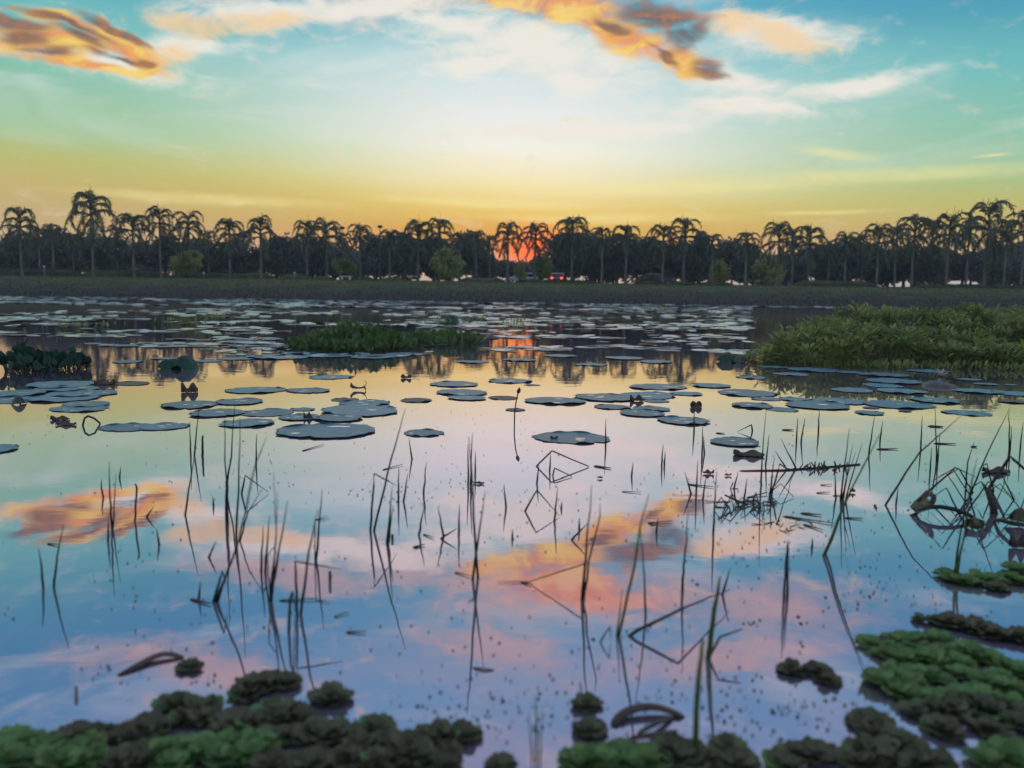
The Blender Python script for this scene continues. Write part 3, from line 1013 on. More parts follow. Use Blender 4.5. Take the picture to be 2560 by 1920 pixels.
def house():
    c = at_depth(1948, 700, 128)
    r = link('house', None, None, (c.x, 128, 1.78))
    tag(r, 'low house with a red hipped roof among the trees', 'house')
    wl = MB()
    wl.box((0, 0, 1.25), (6.6, 5, 2.5))
    wl.build('wall', M['plaster'], r, smooth=False)
    rf = MB()
    rf.add([(-3.8, -3, 2.52), (3.8, -3, 2.52), (3.8, 3, 2.52), (-3.8, 3, 2.52), (-1.6, 0, 4.3), (1.6, 0, 4.3)],
           [(0, 1, 5, 4), (1, 2, 5), (2, 3, 4, 5), (3, 0, 4), (3, 2, 1, 0)])
    rf.build('roof', M['roof'], r, smooth=False)
    for x in (-2.1, 1.9):
        g = MB()
        g.box((x, -2.53, 1.4), (1.1, 0.06, 1.1))
        wo = g.build('window', M['white'], r, smooth=False)
        g = MB()
        g.box((x, -2.565, 1.4), (0.94, 0.02, 0.94))
        g.build('pane', M['glass'], wo, smooth=False)
    g = MB()
    g.box((0, -2.53, 1.0), (0.9, 0.06, 2.0))
    d = g.build('door', M['bark'], r, smooth=False)
    g = MB()
    g.tube([(0.32, -2.56, 1.0), (0.32, -2.62, 1.0)], [0.03, 0.03], 6)
    g.build('handle', M['rim'], d)


house()
# ------------------------------------------------------------------ lotus pads
def pad_mesh(seed, rich=True, mat='pad'):
    """A floating round leaf of radius 1: radial slit, wavy lifted rim with small teeth."""
    rnd = random.Random(seed)
    n = 44 if rich else 14
    rings = [0.0, 0.3, 0.66, 0.9, 1.0] if rich else [0.0, 0.85, 1.0]
    ph = [rnd.uniform(0, 6.28) for _ in range(5)]
    slit = rnd.uniform(0, 6.28)
    lift = [(rnd.uniform(0, 6.28), rnd.uniform(0.12, 0.3), rnd.uniform(0.05, 0.13)) for _ in range(rnd.choice([2, 3, 4]))]
    vs, fs = [(0, 0, 0.012)], []
    for r in rings[1:]:
        for k in range(n):
            a = 2 * math.pi * k / n
            da = abs((a - slit + math.pi) % (2 * math.pi) - math.pi)
            rr = r * (1 + 0.05 * math.sin(2 * a + ph[0]) + 0.03 * math.sin(3 * a + ph[1]) + 0.02 * math.sin(7 * a + ph[2]))
            if r > 0.95 and rich:
                rr *= 1 + (0.03 if k % 3 == 0 else -0.012) * rnd.uniform(0.4, 1.4)
            if da < 0.09:
                rr *= 0.8 if r > 0.8 else (0.93 if r > 0.5 else 1.0)
            z = 0.012 + 0.012 * r + 0.008 * math.sin(5 * a + ph[3]) * r
            if r > 0.85:
                for la, lw, lh in lift:
                    d = abs((a - la + math.pi) % (2 * math.pi) - math.pi)
                    z += lh * math.exp(-(d / lw) ** 2) * (1.0 if r > 0.95 else 0.35)
                    if r > 0.95:
                        rr *= 1 - 0.9 * lh * math.exp(-(d / lw) ** 2)
                if r > 0.95:
                    z += rnd.uniform(0, 0.03) if rich else 0
            vs.append((rr * math.cos(a), rr * math.sin(a), z))
    for k in range(n):
        fs.append((0, 1 + k, 1 + (k + 1) % n))
    for j in range(len(rings) - 2):
        for k in range(n):
            k2 = (k + 1) % n
            fs.append((1 + j * n + k, 1 + (j + 1) * n + k, 1 + (j + 1) * n + k2, 1 + j * n + k2))
    top = len(fs)
    # underside skirt so that the leaf has an edge
    b = len(vs)
    o = 1 + (len(rings) - 2) * n
    for k in range(n):
        x, y, z = vs[o + k]
        vs.append((x * 0.98, y * 0.98, z - 0.016))
    for k in range(n):
        k2 = (k + 1) % n
        fs.append((o + k, b + k, b + k2, o + k2))
    me = mesh_data('pad', vs, fs, M[mat])
    me.materials.append(M['pad_rim'])
    for i in range(top, len(me.polygons)):
        me.polygons[i].material_index = 1
    return me


PADS = {c: [pad_mesh(i + 10 * q, True, m) for i in range(6)] for q, (c, m) in enumerate([('b', 'pad'), ('n', 'pad_brown'), ('d', 'pad_dark')])}
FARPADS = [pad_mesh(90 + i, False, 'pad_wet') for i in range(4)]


def puddle_mesh():
    vs, fs = [(0, 0, 0.3)], []
    n = 10
    for r, z in ((0.6, 0.24), (1.0, 0.0)):
        for k in range(n):
            a = 2 * math.pi * k / n
            q = r * (1 + 0.15 * math.sin(3 * a))
            vs.append((q * math.cos(a), 0.62 * q * math.sin(a), z))
    for k in range(n):
        fs.append((0, 1 + k, 1 + (k + 1) % n))
        fs.append((1 + k, 1 + n + k, 1 + n + (k + 1) % n, 1 + (k + 1) % n))
    return mesh_data('water_drop', vs, fs, M['drop'])


DROP = puddle_mesh()
PADLIST = [(828, 943, 110), (638, 976, 139), (770, 977, 108), (598, 1005, 114), (542, 1034, 126), (669, 1032, 126), (757, 1024, 62), (474, 1013, 133), (619, 1059, 126),
           (815, 1079, 221), (863, 1000, 74, 'd'), (915, 1008, 120), (899, 1027, 193), (750, 1044, 100), (846, 1046, 120), (1041, 1001, 88, 'd'), (1060, 1083, 108),
           (1136, 961, 123), (1155, 982, 129), (1168, 996, 97), (1258, 995, 84, 'n'), (1274, 953, 111), (1288, 1025, 52, 'd'), (1388, 1003, 142), (1511, 995, 150),
           (1620, 989, 146), (1640, 1003, 66), (1529, 1018, 94), (1628, 1023, 90), (1604, 1034, 114), (1430, 1095, 185), (1644, 968, 136), (1716, 985, 78), (1710, 1053, 134),
           (1777, 965, 98), (1868, 983, 146), (1916, 998, 70), (1990, 999, 80), (2043, 1014, 155), (1881, 1015, 100), (1954, 1024, 80), (2243, 1012, 148), (2095, 1004, 120),
           (2174, 1033, 68), (2340, 1002, 110), (2417, 1033, 100), (2034, 925, 118), (2123, 931, 62), (2208, 938, 104), (2234, 954, 120), (2206, 964, 86), (1979, 936, 80),
           (2133, 976, 100), (2254, 979, 110), (2445, 979, 98), (2535, 984, 90), (2321, 928, 86), (2424, 949, 50), (2465, 961, 52), (2526, 963, 26), (1935, 918, 64),
           (1878, 944, 77), (2179, 1020, 38, 'd'), (2262, 1028, 30, 'd'), (2535, 1005, 64, 'n'), (150, 962, 150), (165, 973, 130), (203, 985, 137), (154, 997, 140), (45, 985, 125),
           (25, 1000, 120), (200, 1022, 120), (216, 1011, 104), (-15, 1124, 100), (1838, 1106, 124), (1330, 963, 40, 'd'),
           (690, 893, 150), (590, 897, 90), (820, 890, 120), (930, 893, 110), (1010, 886, 100), (760, 881, 80), (520, 903, 70), (1640, 905, 90), (1560, 896, 100), (1480, 912, 80),
           (1180, 905, 80), (320, 905, 70), (410, 897, 60), (60, 905, 80), (130, 898, 70), (1300, 900, 90), (1400, 890, 90)]


def place_pad(px, py, wpx, c, i, label=None, far=False):
    q = on_plane(px, py)
    dist = (q - EYE).length
    rad = wpx / 2.0 * dist / FPX
    rnd = random.Random(i * 7 + 3)
    me = rnd.choice(PADS[c] if not far else FARPADS)
    o = link('lotus_pad', me, None, (q.x, q.y, 0.0 + 0.0015 * (i % 5)), (0, 0, rnd.uniform(0, 6.28)), (rad, rad * rnd.uniform(0.92, 1.05), rad * (0.42 if not far else 0.3)))
    if not far and wpx > 95 and c == 'b':
        for _ in range(rnd.choice([1, 2, 2, 3])):
            a, r_ = rnd.uniform(0, 6.28), rnd.uniform(0.1, 0.7)
            link('water_drop', DROP, o, (math.cos(a) * r_, math.sin(a) * r_, 0.032), (0, 0, rnd.uniform(-0.4, 0.4) - o.rotation_euler.z), (rnd.uniform(0.08, 0.2), 0.13, 0.03))
    return o


LOOKC = {'b': 'blue-grey', 'n': 'brown', 'd': 'dark withered'}
for i, row in enumerate(PADLIST):
    px, py, wd = row[:3]
    c = row[3] if len(row) > 3 else 'b'
    o = place_pad(px, py, wd, c, i)
    size = 'large' if wd >= 180 else ('small' if wd < 75 else 'round')
    if wd == 221:
        tag(o, 'largest blue-grey lotus pad with a lifted ragged rim, left of centre', 'lotus pad', 'floating lotus pads')
    elif wd == 185:
        tag(o, 'large blue-grey lotus pad with two upturned lobes, right of the lone bud', 'lotus pad', 'floating lotus pads')
    else:
        label_later(o, f'{size} {LOOKC[c]} lotus pad', 'lotus pad', px, py, 'floating lotus pads')


def lobed_pad():
    """Two pads grown together beside the stalk loop, and a purple-grey withered one: things of their own."""
    a = place_pad(318, 1069, 122, 'b', 901)
    a.name = 'lotus_pad'
    tag(a, 'torn left half of the two-lobed blue lotus pad right of the stalk loop', 'lotus pad', 'floating lotus pads')
    b = place_pad(412, 1067, 108, 'b', 907)
    tag(b, 'right half of the two-lobed blue lotus pad right of the stalk loop', 'lotus pad', 'floating lotus pads')
    c = place_pad(330, 959, 84, 'd', 911)
    tag(c, 'purple-grey withered lotus pad beyond the left pad cluster', 'lotus pad', 'floating lotus pads')


lobed_pad()


def far_pads():
    rnd = random.Random(5)
    pts = []

    def ok(px, py):
        return not (1880 < px and py > 770) and not (745 < px < 1060 and 815 < py < 884)
    for _ in range(4200):
        px = rnd.uniform(-60, 2620)
        v = rnd.uniform(29.5, 47)
        if noise.noise((px * 0.004, v * 0.16, 2.0)) < -0.16 and v > 33:
            continue
        pts.append((px, horizon(px) + v, rnd.uniform(0.22, 0.42)))
    for _ in range(170):
        cx, v = rnd.uniform(-20, 2000), rnd.uniform(46, 92)
        if noise.noise((cx * 0.003, v * 0.05, 8.0)) < -0.1:
            continue
        for _ in range(rnd.randint(7, 22)):
            pts.append((cx + rnd.gauss(0, 70), horizon(cx) + v + rnd.gauss(0, 1.5), rnd.uniform(0.13, 0.3)))
    for _ in range(62):
        cx, v = rnd.uniform(0, 1900), rnd.uniform(88, 152)
        if v > 120 and (cx < 480 or 1060 < cx < 1200) and rnd.random() < 0.6:
            continue
        for _ in range(rnd.randint(5, 14)):
            pts.append((cx + rnd.gauss(0, 60), horizon(cx) + v + rnd.gauss(0, 2.0), rnd.uniform(0.1, 0.25)))
    for _ in range(90):
        cx = rnd.uniform(500, 1080)
        pts.append((cx, horizon(cx) + rnd.uniform(146, 172), rnd.uniform(0.05, 0.14)))
    pts = [p for p in pts if ok(p[0], p[1])]
    # nearest ones are pads of their own, the rest is one drift
    pts.sort(key=lambda p: -(p[1] - horizon(p[0])) * p[2])
    for i, (px, py, r) in enumerate(pts[:195]):
        q = on_plane(px, py)
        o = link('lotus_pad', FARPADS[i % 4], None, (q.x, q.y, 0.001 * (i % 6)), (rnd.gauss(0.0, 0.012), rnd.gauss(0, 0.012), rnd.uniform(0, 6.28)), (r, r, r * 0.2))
        o.location.z += 0.004
        tag(o, 'distant pale lotus pad in the loose rows before the far drift', 'lotus pad', 'distant lotus pads')
    vs, fs = [], []
    for i, (px, py, r) in enumerate(pts[195:]):
        q = on_plane(px, py)
        n = 8
        b = len(vs)
        a0 = rnd.uniform(0, 1)
        z = 0.006 + 0.008 * rnd.random()
        tx, ty = rnd.gauss(0, 0.015), rnd.gauss(0.005, 0.024)
        vs.append((q.x, q.y, z))
        for k in range(n):
            a = a0 + 2 * math.pi * k / n
            c, s_ = math.cos(a), math.sin(a)
            vs.append((q.x + r * c * rnd.uniform(0.88, 1.1), q.y + r * s_, max(0.004, z + r * (tx * c + ty * s_) * 2 + rnd.uniform(0, 0.006))))
        for k in range(n):
            fs.append((b, b + 1 + k, b + 1 + (k + 1) % n))
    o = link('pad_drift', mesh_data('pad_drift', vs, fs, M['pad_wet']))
    tag(o, 'dense drift of pale lotus pads under the far bank', 'lotus pads', kind='stuff')


far_pads()


# ------------------------------------------------------------------ leafy beds
def blade_mesh(seed, mat='hyacinth', wide=1.0):
    """An upright paddle-shaped leaf on a short stalk, length 1."""
    rnd = random.Random(seed)
    mb = MB()
    prof = [(0.3, 0.02), (0.4, 0.11), (0.58, 0.17), (0.78, 0.15), (0.92, 0.08), (1.0, 0.0)]
    bend = rnd.uniform(0.1, 0.5)
    cup = rnd.uniform(0.15, 0.4)
    rows = []
    for t, w_ in prof:
        w_ *= wide
        y = bend * t * t
        rows.append([(-w_, y - cup * w_, t), (0, y + 0.02, t), (w_, y - cup * w_, t)])
    vs = [v for r in rows for v in r]
    fs = []
    for i in range(len(rows) - 1):
        for j in range(2):
            fs.append((i * 3 + j, i * 3 + j + 1, (i + 1) * 3 + j + 1, (i + 1) * 3 + j))
    mb.add(vs, fs)
    mb.tube([(0, -0.1, -1.6), (0, 0, 0.0), (0, bend * 0.16, 0.42)], [0.04, 0.035, 0.02], 3, False)
    return mb.data('leaf', M[mat])


BLADES = [blade_mesh(600 + i) for i in range(5)]
ROUND = [blade_mesh(620 + i, 'hyacinth_dark', 1.7) for i in range(4)]


def leaf_bed(name, label, cat, spots, parts, blades, kind_name='foliage', part_name='leaf'):
    """spots: (x, y, z, size, tilt, azimuth). The ones that show largest are leaves of their own."""
    root = link(name, None, None, (spots[0][0], spots[0][1], 0))
    tag(root, label, cat)
    ox, oy = spots[0][0], spots[0][1]
    spots = sorted(spots, key=lambda q: (q[1] - 0.8 * q[2] * 6 - q[3] * 6))
    own = spots[:parts]
    for i, (x, y, z, s, tilt, a) in enumerate(own):
        link(part_name, blades[i % len(blades)], root, (x - ox, y - oy, z), (tilt, 0, a), s)
    vs, fs = [], []
    cache = [([Vector(v.co) for v in me.vertices], [tuple(p.vertices) for p in me.polygons]) for me in blades]
    for i, (x, y, z, s, tilt, a) in enumerate(spots[parts:]):
        V, F = cache[i % len(cache)]
        mat = Matrix.Translation((x - ox, y - oy, z)) @ Euler((tilt, 0, a)).to_matrix().to_4x4() @ Matrix.Scale(s, 4)
        b = len(vs)
        vs += [tuple(mat @ v) for v in V]
        fs += [tuple(k + b for k in f) for f in F]
    if vs:
        o = link(kind_name, mesh_data(kind_name, vs, fs, blades[0].materials[0]), root)
        o['kind'] = 'stuff'
    return root


def big_bed():
    rnd = random.Random(21)
    spots = []
    plants = 0
    while plants < 1700:
        y = 11.95 + 11.0 * rnd.random() ** 1.25
        edge = 3.35 + (y - 12) * 0.46 + 0.45 * noise.noise((y * 0.9, 0, 3))
        x = rnd.uniform(edge, 14.5)
        front = y - (12.0 + 0.35 * noise.noise((x * 0.8, 5, 1)))
        if front < 0:
            continue
        plants += 1
        d = min(front / 1.3, (x - edge) / 1.1)
        H = 0.72 * min(1.0, 0.52 + 0.48 * d) * (0.84 + 0.32 * noise.noise((x * 0.5, y * 0.5, 9.0)) + 0.3 * noise.noise((x * 1.4, y * 1.4, 4.0)))
        H += rnd.gauss(0, 0.05)
        n = rnd.randint(9, 14)
        a0 = rnd.uniform(0, 6.28)
        for k in range(n):
            a = a0 + k * 2.4 + rnd.uniform(-0.3, 0.3)
            tilt = -rnd.uniform(0.25, 1.4)
            s_ = rnd.uniform(0.1, 0.2)
            r_ = rnd.uniform(0.0, 0.09)
            spots.append((x - math.sin(a) * r_, y + math.cos(a) * r_, max(0.0, H - s_ * 0.9 + rnd.gauss(0, 0.025)), s_, tilt, a))
    leaf_bed('water_plant_bed', 'tall broad mass of green water plants rising from the pond at the right', 'water plants', spots, 290, BLADES)
    # low skirt of creeping plants at its foot
    spots = []
    for _ in range(700):
        x = rnd.uniform(4.2, 9.5)
        y = 11.75 + 0.2 * noise.noise((x * 0.8, 1, 1)) + rnd.uniform(-0.12, 0.2)
        spots.append((x, y, rnd.uniform(-0.03, 0.03), rnd.uniform(0.06, 0.12), rnd.gauss(0.6, 0.5), rnd.uniform(0, 6.28)))
    leaf_bed('creeping_plants', 'low olive fringe of creeping plants at the foot of the big green bed', 'water plants', spots, 60, BLADES)


big_bed()


def island():
    rnd = random.Random(22)
    spots = []
    while len(spots) < 1500:
        y = rnd.uniform(13.2, 17.5)
        x = rnd.uniform(-3.75, -0.6)
        u = (x + 2.7) / 1.05
        v = (y - 14.6) / 1.5
        d = 1 - math.hypot(u, v) + 0.25 * noise.noise((x * 1.5, y * 1.5, 2))
        if d < 0:
            u2, v2 = (x + 1.4) / 0.8, (y - 16.2) / 1.2
            d = (1 - math.hypot(u2, v2)) * 0.35
            if d < 0 or rnd.random() < 0.6:
                continue
        H = 0.27 * min(1, d * 1.6)
        spots.append((x, y, rnd.uniform(0, max(0.02, H)), rnd.uniform(0.1, 0.2), rnd.gauss(0.3, 0.5), rnd.uniform(0, 6.28)))
    leaf_bed('water_plant_clump', 'leafy green island clump floating left of centre', 'water plants', spots, 150, ROUND)
    rnd = random.Random(23)
    spots = []
    for cx, cy, n, hh, rr in ((62, 926, 90, 0.3, 0.22), (150, 922, 130, 0.17, 0.3), (100, 930, 60, 0.12, 0.35)):
        c = on_plane(cx, cy)
        for _ in range(n):
            a, r_ = rnd.uniform(0, 6.28), rr * math.sqrt(rnd.random())
            spots.append((c.x + r_ * math.cos(a), c.y + r_ * math.sin(a), rnd.uniform(0, hh) * (1 - r_ / rr * 0.6), rnd.uniform(0.09, 0.16), rnd.gauss(0.3, 0.5), rnd.uniform(0, 6.28)))
    leaf_bed('water_plant_clump', 'dark leafy water plant clump standing beyond the left pad cluster', 'water plants', spots, 120, [blade_mesh(640 + i, 'lotus_leaf', 2.1) for i in range(3)])
    # scattered emergent tufts among the distant pads
    rnd = random.Random(24)
    for i, (px, py) in enumerate([(215, 822), (465, 812), (545, 800), (690, 762), (1085, 812), (1130, 806), (1175, 808), (1320, 760), (1590, 775), (1660, 778), (1290, 812), (1790, 775)]):
        c = on_plane(px, py)
        s = max(1.0, (c.y - 10) / 14)
        sp = [(c.x + rnd.gauss(0, 0.35) * s, c.y + rnd.gauss(0, 0.3) * s, rnd.uniform(0, 0.1), rnd.uniform(0.07, 0.14) * min(1.5, s), rnd.gauss(0.3, 0.5), rnd.uniform(0, 6.28)) for _ in range(34)]
        root = leaf_bed('leaf_tuft', 'distant green leaf tuft', 'water plants', sp, 0, BLADES)
        label_later(root, 'distant green leaf tuft', 'water plants', px, py, 'distant leaf tufts')


island()


def dome_leaf(px, py, wpx, h, tilt, label, seed, mat='lotus_leaf'):
    """A lotus leaf lifted off the water: a drooping round shield on its stalk."""
    rnd = random.Random(seed)
    q = on_plane(px, py)
    rad = wpx / 2 * q.y / FPX
    root = link('lotus_leaf', None, None, (q.x, q.y, 0))
    tag(root, label, 'lotus leaf')
    vs, fs = [(0, 0, h * 0.96)], []
    n = 28
    ph = rnd.uniform(0, 6)
    for r in (0.35, 0.7, 0.9, 1.0):
        for k in range(n):
            a = 2 * math.pi * k / n
            fold = 0.2 * math.sin(2 * a + ph) * r + 0.09 * math.sin(5 * a + ph) * r + 0.04 * math.sin(9 * a + ph) * r * r
            z = h * (1.0 - 0.93 * r ** 2.4 + fold)
            vs.append((rad * r * math.cos(a), rad * r * math.sin(a) * 0.9, max(-0.01, z)))
    for k in range(n):
        fs.append((0, 1 + k, 1 + (k + 1) % n))
    for j in range(3):
        for k in range(n):
            k2 = (k + 1) % n
            fs.append((1 + j * n + k, 1 + (j + 1) * n + k, 1 + (j + 1) * n + k2, 1 + j * n + k2))
    link('blade', mesh_data('blade', vs, fs, M[mat]), root, (0, 0, 0), (tilt, 0, rnd.uniform(-0.3, 0.3)))
    st = MB()
    st.tube([(0.02, 0, -0.08), (0, 0.01, h * 0.5), (0, 0, h * 0.94)], [0.009, 0.008, 0.007], 6)
    st.build('stalk', M['stalk'], root)


dome_leaf(424, 921, 60, 0.12, 0.16, 'lower left lobe of the paired dark green dome leaves', 1)
dome_leaf(461, 922, 68, 0.165, 0.05, 'taller right one of the paired dark green dome leaves', 2)
dome_leaf(1815, 905, 50, 0.13, 0.15, 'dark dome leaf standing alone left of the big green bed', 3)
dome_leaf(1848, 907, 36, 0.09, -0.1, 'small dark curled leaf touching the dome leaf by the big bed', 4, 'pad_dark')
dome_leaf(48, 1010, 38, 0.07, 0.1, 'small grey-brown rounded leaf at the left pad cluster', 5, 'pad_dark')
dome_leaf(2352, 966, 92, 0.05, 0.1, 'olive-brown drooping lotus leaf among the right pads', 6, 'pad_brown')
dome_leaf(915, 836, 42, 0.34, -0.7, 'tilted yellow-green round leaf on top of the island clump', 7, 'reed_green')
dome_leaf(1130, 812, 36, 0.3, -0.3, 'pale round leaf standing right of the island clump', 8, 'lotus_leaf')


# ------------------------------------------------------------------ curled dead leaves, bud, flowers
def curled_leaf(px, py, wpx, hpx, label, seed, mat='dead', fold=1.0, rot=0.0, cat='dead leaf'):
    rnd = random.Random(seed)
    q = on_plane(px, py)
    L = wpx * q.y / FPX
    h = hpx * q.y / FPX
    n, m = 13, 7
    vs = []
    ph = rnd.uniform(0, 6)
    for i in range(n):
        t = i / (n - 1)
        wdt = 0.5 * L * (math.sin(math.pi * (0.08 + 0.84 * t)) ** 0.6) * (0.45 + 0.12 * math.sin(7 * t + ph))
        for j in range(m):
            u = j / (m - 1) * 2 - 1
            y = u * wdt
            z = 0.006 + h * (1 - abs(u) ** 1.5 * fold) * (0.75 + 0.35 * math.sin(3.2 * t * math.pi + ph)) + 0.02 * L * rnd.uniform(-1, 1)
            vs.append(((t - 0.5) * L, y, max(0.002, z)))
    fs = [(i * m + j, (i + 1) * m + j, (i + 1) * m + j + 1, i * m + j + 1) for i in range(n - 1) for j in range(m - 1)]
    o = link('dead_leaf', mesh_data('dead_leaf', vs, fs, M[mat]), None, (q.x, q.y, 0), (0, 0, rot))
    md = o.modifiers.new('thickness', 'SOLIDIFY')
    md.thickness = 0.003
    tag(o, label, cat)
    return o


curled_leaf(474, 981, 40, 22, 'folded brown leaf floating below the dark green dome leaves', 1, rot=0.3)
curled_leaf(1015, 946, 26, 9, 'small oval brown leaf afloat right of the bow-shaped leaf', 2)
curled_leaf(1592, 1003, 34, 14, 'brown curled leaf resting on the pads right of the lone bud', 3)
curled_leaf(1872, 1140, 76, 14, 'ragged brown floating leaf in front of the right-centre pads', 4, rot=-0.1)
curled_leaf(1771, 1185, 28, 9, 'little dark floating leaf left of the dead stem tangle', 5)
curled_leaf(1820, 1190, 18, 4, 'tiny dark floating leaf scrap left of the dead stem tangle', 6)
curled_leaf(2490, 1182, 66, 13, 'olive floating leaf under the thick bent lotus stalk', 7)
curled_leaf(150, 1050, 46, 9, 'blackish ragged leaf left of the bent stalk loop, upper one', 8)
curled_leaf(165, 1063, 50, 8, 'blackish ragged leaf left of the bent stalk loop, lower one', 9)
curled_leaf(261, 961, 50, 14, 'brown humped leaf right of the left pad cluster', 10)
curled_leaf(1500, 1197, 14, 5, 'tiny dark leaf scrap in front of the bent-stem diamond', 11)
curled_leaf(1197, 1210, 28, 4, 'narrow grey floating leaf below the lone bud, to its left', 12, rot=-0.1)
curled_leaf(770, 1046, 22, 14, 'maroon torn leaf flap on the pads left of centre', 13)
curled_leaf(2545, 1370, 44, 36, 'dark rounded dead leaf at the right edge above the water lettuce', 14)
curled_leaf(1385, 1098, 20, 6, 'small curl of leaf on the pad with two upturned lobes', 15)
curled_leaf(2131, 1232, 14, 10, 'dark seed-like leaf ball beside the leaning reed pair', 16)


def bow_leaf():
    q = on_plane(897, 976)
    s = q.y / FPX
    r = link('dead_leaf', None, None, (q.x, q.y, 0))
    tag(r, 'bow-shaped brown curled leaf with a hooked stem left of centre', 'dead leaf')
    mb = MB()
    pts = [(-20, 0, 17), (-14, 0, 10), (-4, 0, 7), (6, 0, 7), (14, 0, 10), (18, 0, 4)]
    wd = [9, 6.5, 3.5, 3.0, 4.5, 5.5]
    rows = []
    for (x, y, z), w_ in zip(pts, wd):
        rows.append([(x * s, -w_ * s * 1.4, (z - w_ * 0.7) * s), (x * s, 0, (z + w_ * 0.45) * s), (x * s, w_ * s * 1.4, (z - w_ * 0.9) * s)])
    vs = [(a, b, max(-0.005, c)) for rr in rows for a, b, c in rr]
    mb.add(vs, [(i * 3 + j, (i + 1) * 3 + j, (i + 1) * 3 + j + 1, i * 3 + j + 1) for i in range(5) for j in range(2)])
    mb.build('blade', M['dead'], r)
    st = MB()
    st.tube([(10 * s, 0, 9 * s), (17 * s, 0, 13 * s), (20 * s, 0, 20 * s), (16 * s, 0, 24 * s), (12 * s, 0, 22 * s)], [1.2 * s, 1.1 * s, 0.9 * s, 0.7 * s, 0.3 * s], 6)
    st.build('stem', M['stalk'], r)


bow_leaf()


def split_leaf():
    q = on_plane(1740, 1018)
    s = q.y / FPX
    r = link('dead_leaf', None, None, (q.x, q.y, 0))
    tag(r, 'rust-brown split leaf standing in two lobes right of centre', 'dead leaf')
    for sx in (-1, 1):
        mb = MB()
        n = 8
        vs = [(sx * 5 * s, 0, 1 * s)]
        for k in range(n + 1):
            a = math.pi * (k / n) * 1.15 - 0.2
            vs.append((sx * 7 * s + 8 * s * math.cos(a), math.sin(a * 2) * 3 * s, max(-0.01, 6 * s + 10 * s * math.sin(a))))
        mb.add(vs, [(0, k + 1, k + 2) for k in range(n)])
        o = mb.build('lobe', M['dead'], r)
        md = o.modifiers.new('thickness', 'SOLIDIFY')
        md.thickness = 0.004
    b = MB()
    b.tube([(-14 * s, 0, 2 * s), (0, -2 * s, 4 * s), (14 * s, 0, 2 * s)], [2 * s, 4 * s, 2 * s], 7)
    b.build('base', M['dead'], r)


split_leaf()


def lotus_bud():
    base = on_plane(1286, 1062)
    tip = at_depth(1299, 968, base.y)
    k = (tip - base)
    r = link('lotus_bud', None, None, (base.x, base.y, 0))
    tag(r, 'lone pointed lotus bud on a tall thin stalk near the centre', 'lotus bud')
    st = MB()
    p = [Vector((0, 0, -0.05)), Vector((k.x * 0.02, 0, k.z * 0.3)), Vector((k.x * 0.3, 0, k.z * 0.62)), Vector((k.x * 0.7, 0, k.z * 0.84))]
    st.tube(p, [0.0052, 0.005, 0.0048, 0.0045], 7)
    st.build('stalk', M['stalk'], r)
    b0, b1 = Vector((k.x * 0.68, 0, k.z * 0.82)), Vector((k.x, 0, k.z))
    for i in range(5):
        a = 2 * math.pi * i / 5
        ax = (b1 - b0)
        vs, fs = [], []
        rows = [(0.0, 0.004), (0.25, 0.013), (0.5, 0.0155), (0.75, 0.0095), (1.0, 0.0005)]
        for t, rr in rows:
            for da in (-0.75, 0.0, 0.75):
                vs.append(b0 + ax * t + Vector((math.cos(a + da), math.sin(a + da), 0)) * rr)
        for j in range(4):
            for q in range(2):
                fs.append((j * 3 + q, j * 3 + q + 1, (j + 1) * 3 + q + 1, (j + 1) * 3 + q))
        link('petal', mesh_data('petal', vs, fs, M['bud']), r)


lotus_bud()


def blossom(px, py, wpx, label):
    q = on_plane(px, py)
    s = wpx / 2 * q.y / FPX
    r = link('lotus_flower', None, None, (q.x, q.y, 0.02))
    tag(r, label, 'flower')
    vs = [(0, 0, 0), (0.5, -0.22, 0.3), (1.0, 0, 0.72), (0.5, 0.22, 0.3), (0.6, 0, 0.25)]
    me = mesh_data('petal', [tuple(c * s for c in v) for v in vs], [(0, 1, 4), (1, 2, 4), (4, 2, 3), (0, 4, 3)], M['petal'])
    for i in range(9):
        link('petal', me, r, (0, 0, 0), (0, -0.35 if i % 2 else 0.15, i * 0.7))


blossom(822, 830, 22, 'small white flower at the left end of the island clump')
blossom(2352, 942, 34, 'white open flower floating before the big green bed')

# ------------------------------------------------------------------ reeds and stems
def stem_points(path):
    """path: (px, py) on the water or (px, py, water_py): a point in the air above the water line water_py."""
    out = []
    b = path[0]
    base = on_plane(b[0], b[1])
    depth = base.y
    for i, p in enumerate(path):
        if i == 0:
            out.append(base)
        elif len(p) == 3 and p[2] == 0:
            out.append(on_plane(p[0], p[1], 0.004))
        else:
            d = depth if len(p) == 2 else on_plane(p[0], p[2]).y
            out.append(at_depth(p[0], p[1], d))
    return out, depth


def stem_mesh(path, wpx, mat, taper=0.2, soft=True, name='stem', origin=None):
    pts, depth = stem_points(path)
    rad = max(0.0016, wpx / 2.0 * depth / FPX)
    full = []
    # break every run into short pieces with a slight waver so that it does not read as a ruled line
    rnd = random.Random(int(path[0][0] * 13 + path[0][1]))
    for i in range(len(pts) - 1):
        k = 5
        a, b = pts[i], pts[i + 1]
        L = (b - a).length
        for j in range(k):
            t = j / k
            q = a.lerp(b, t)
            if 0 < j:
                q = q + Vector((rnd.gauss(0, 0.006), rnd.gauss(0, 0.006), 0)) * L
            full.append(q)
    full.append(pts[-1])
    if full[0].z < 0.02:
        d = (full[1] - full[0]).normalized()
        full[0] = full[0] - Vector((d.x * 0.03, d.y * 0.03, 0.03 if d.z >= 0 else -0.0))
    o = origin or Vector((pts[0].x, pts[0].y, 0))
    n = len(full)
    mb = MB()
    mb.tube([q - o for q in full], [rad * (1 - (1 - taper) * (i / (n - 1)) ** 1.3) for i in range(n)], 6)
    return mb.data(name, M[mat]), o


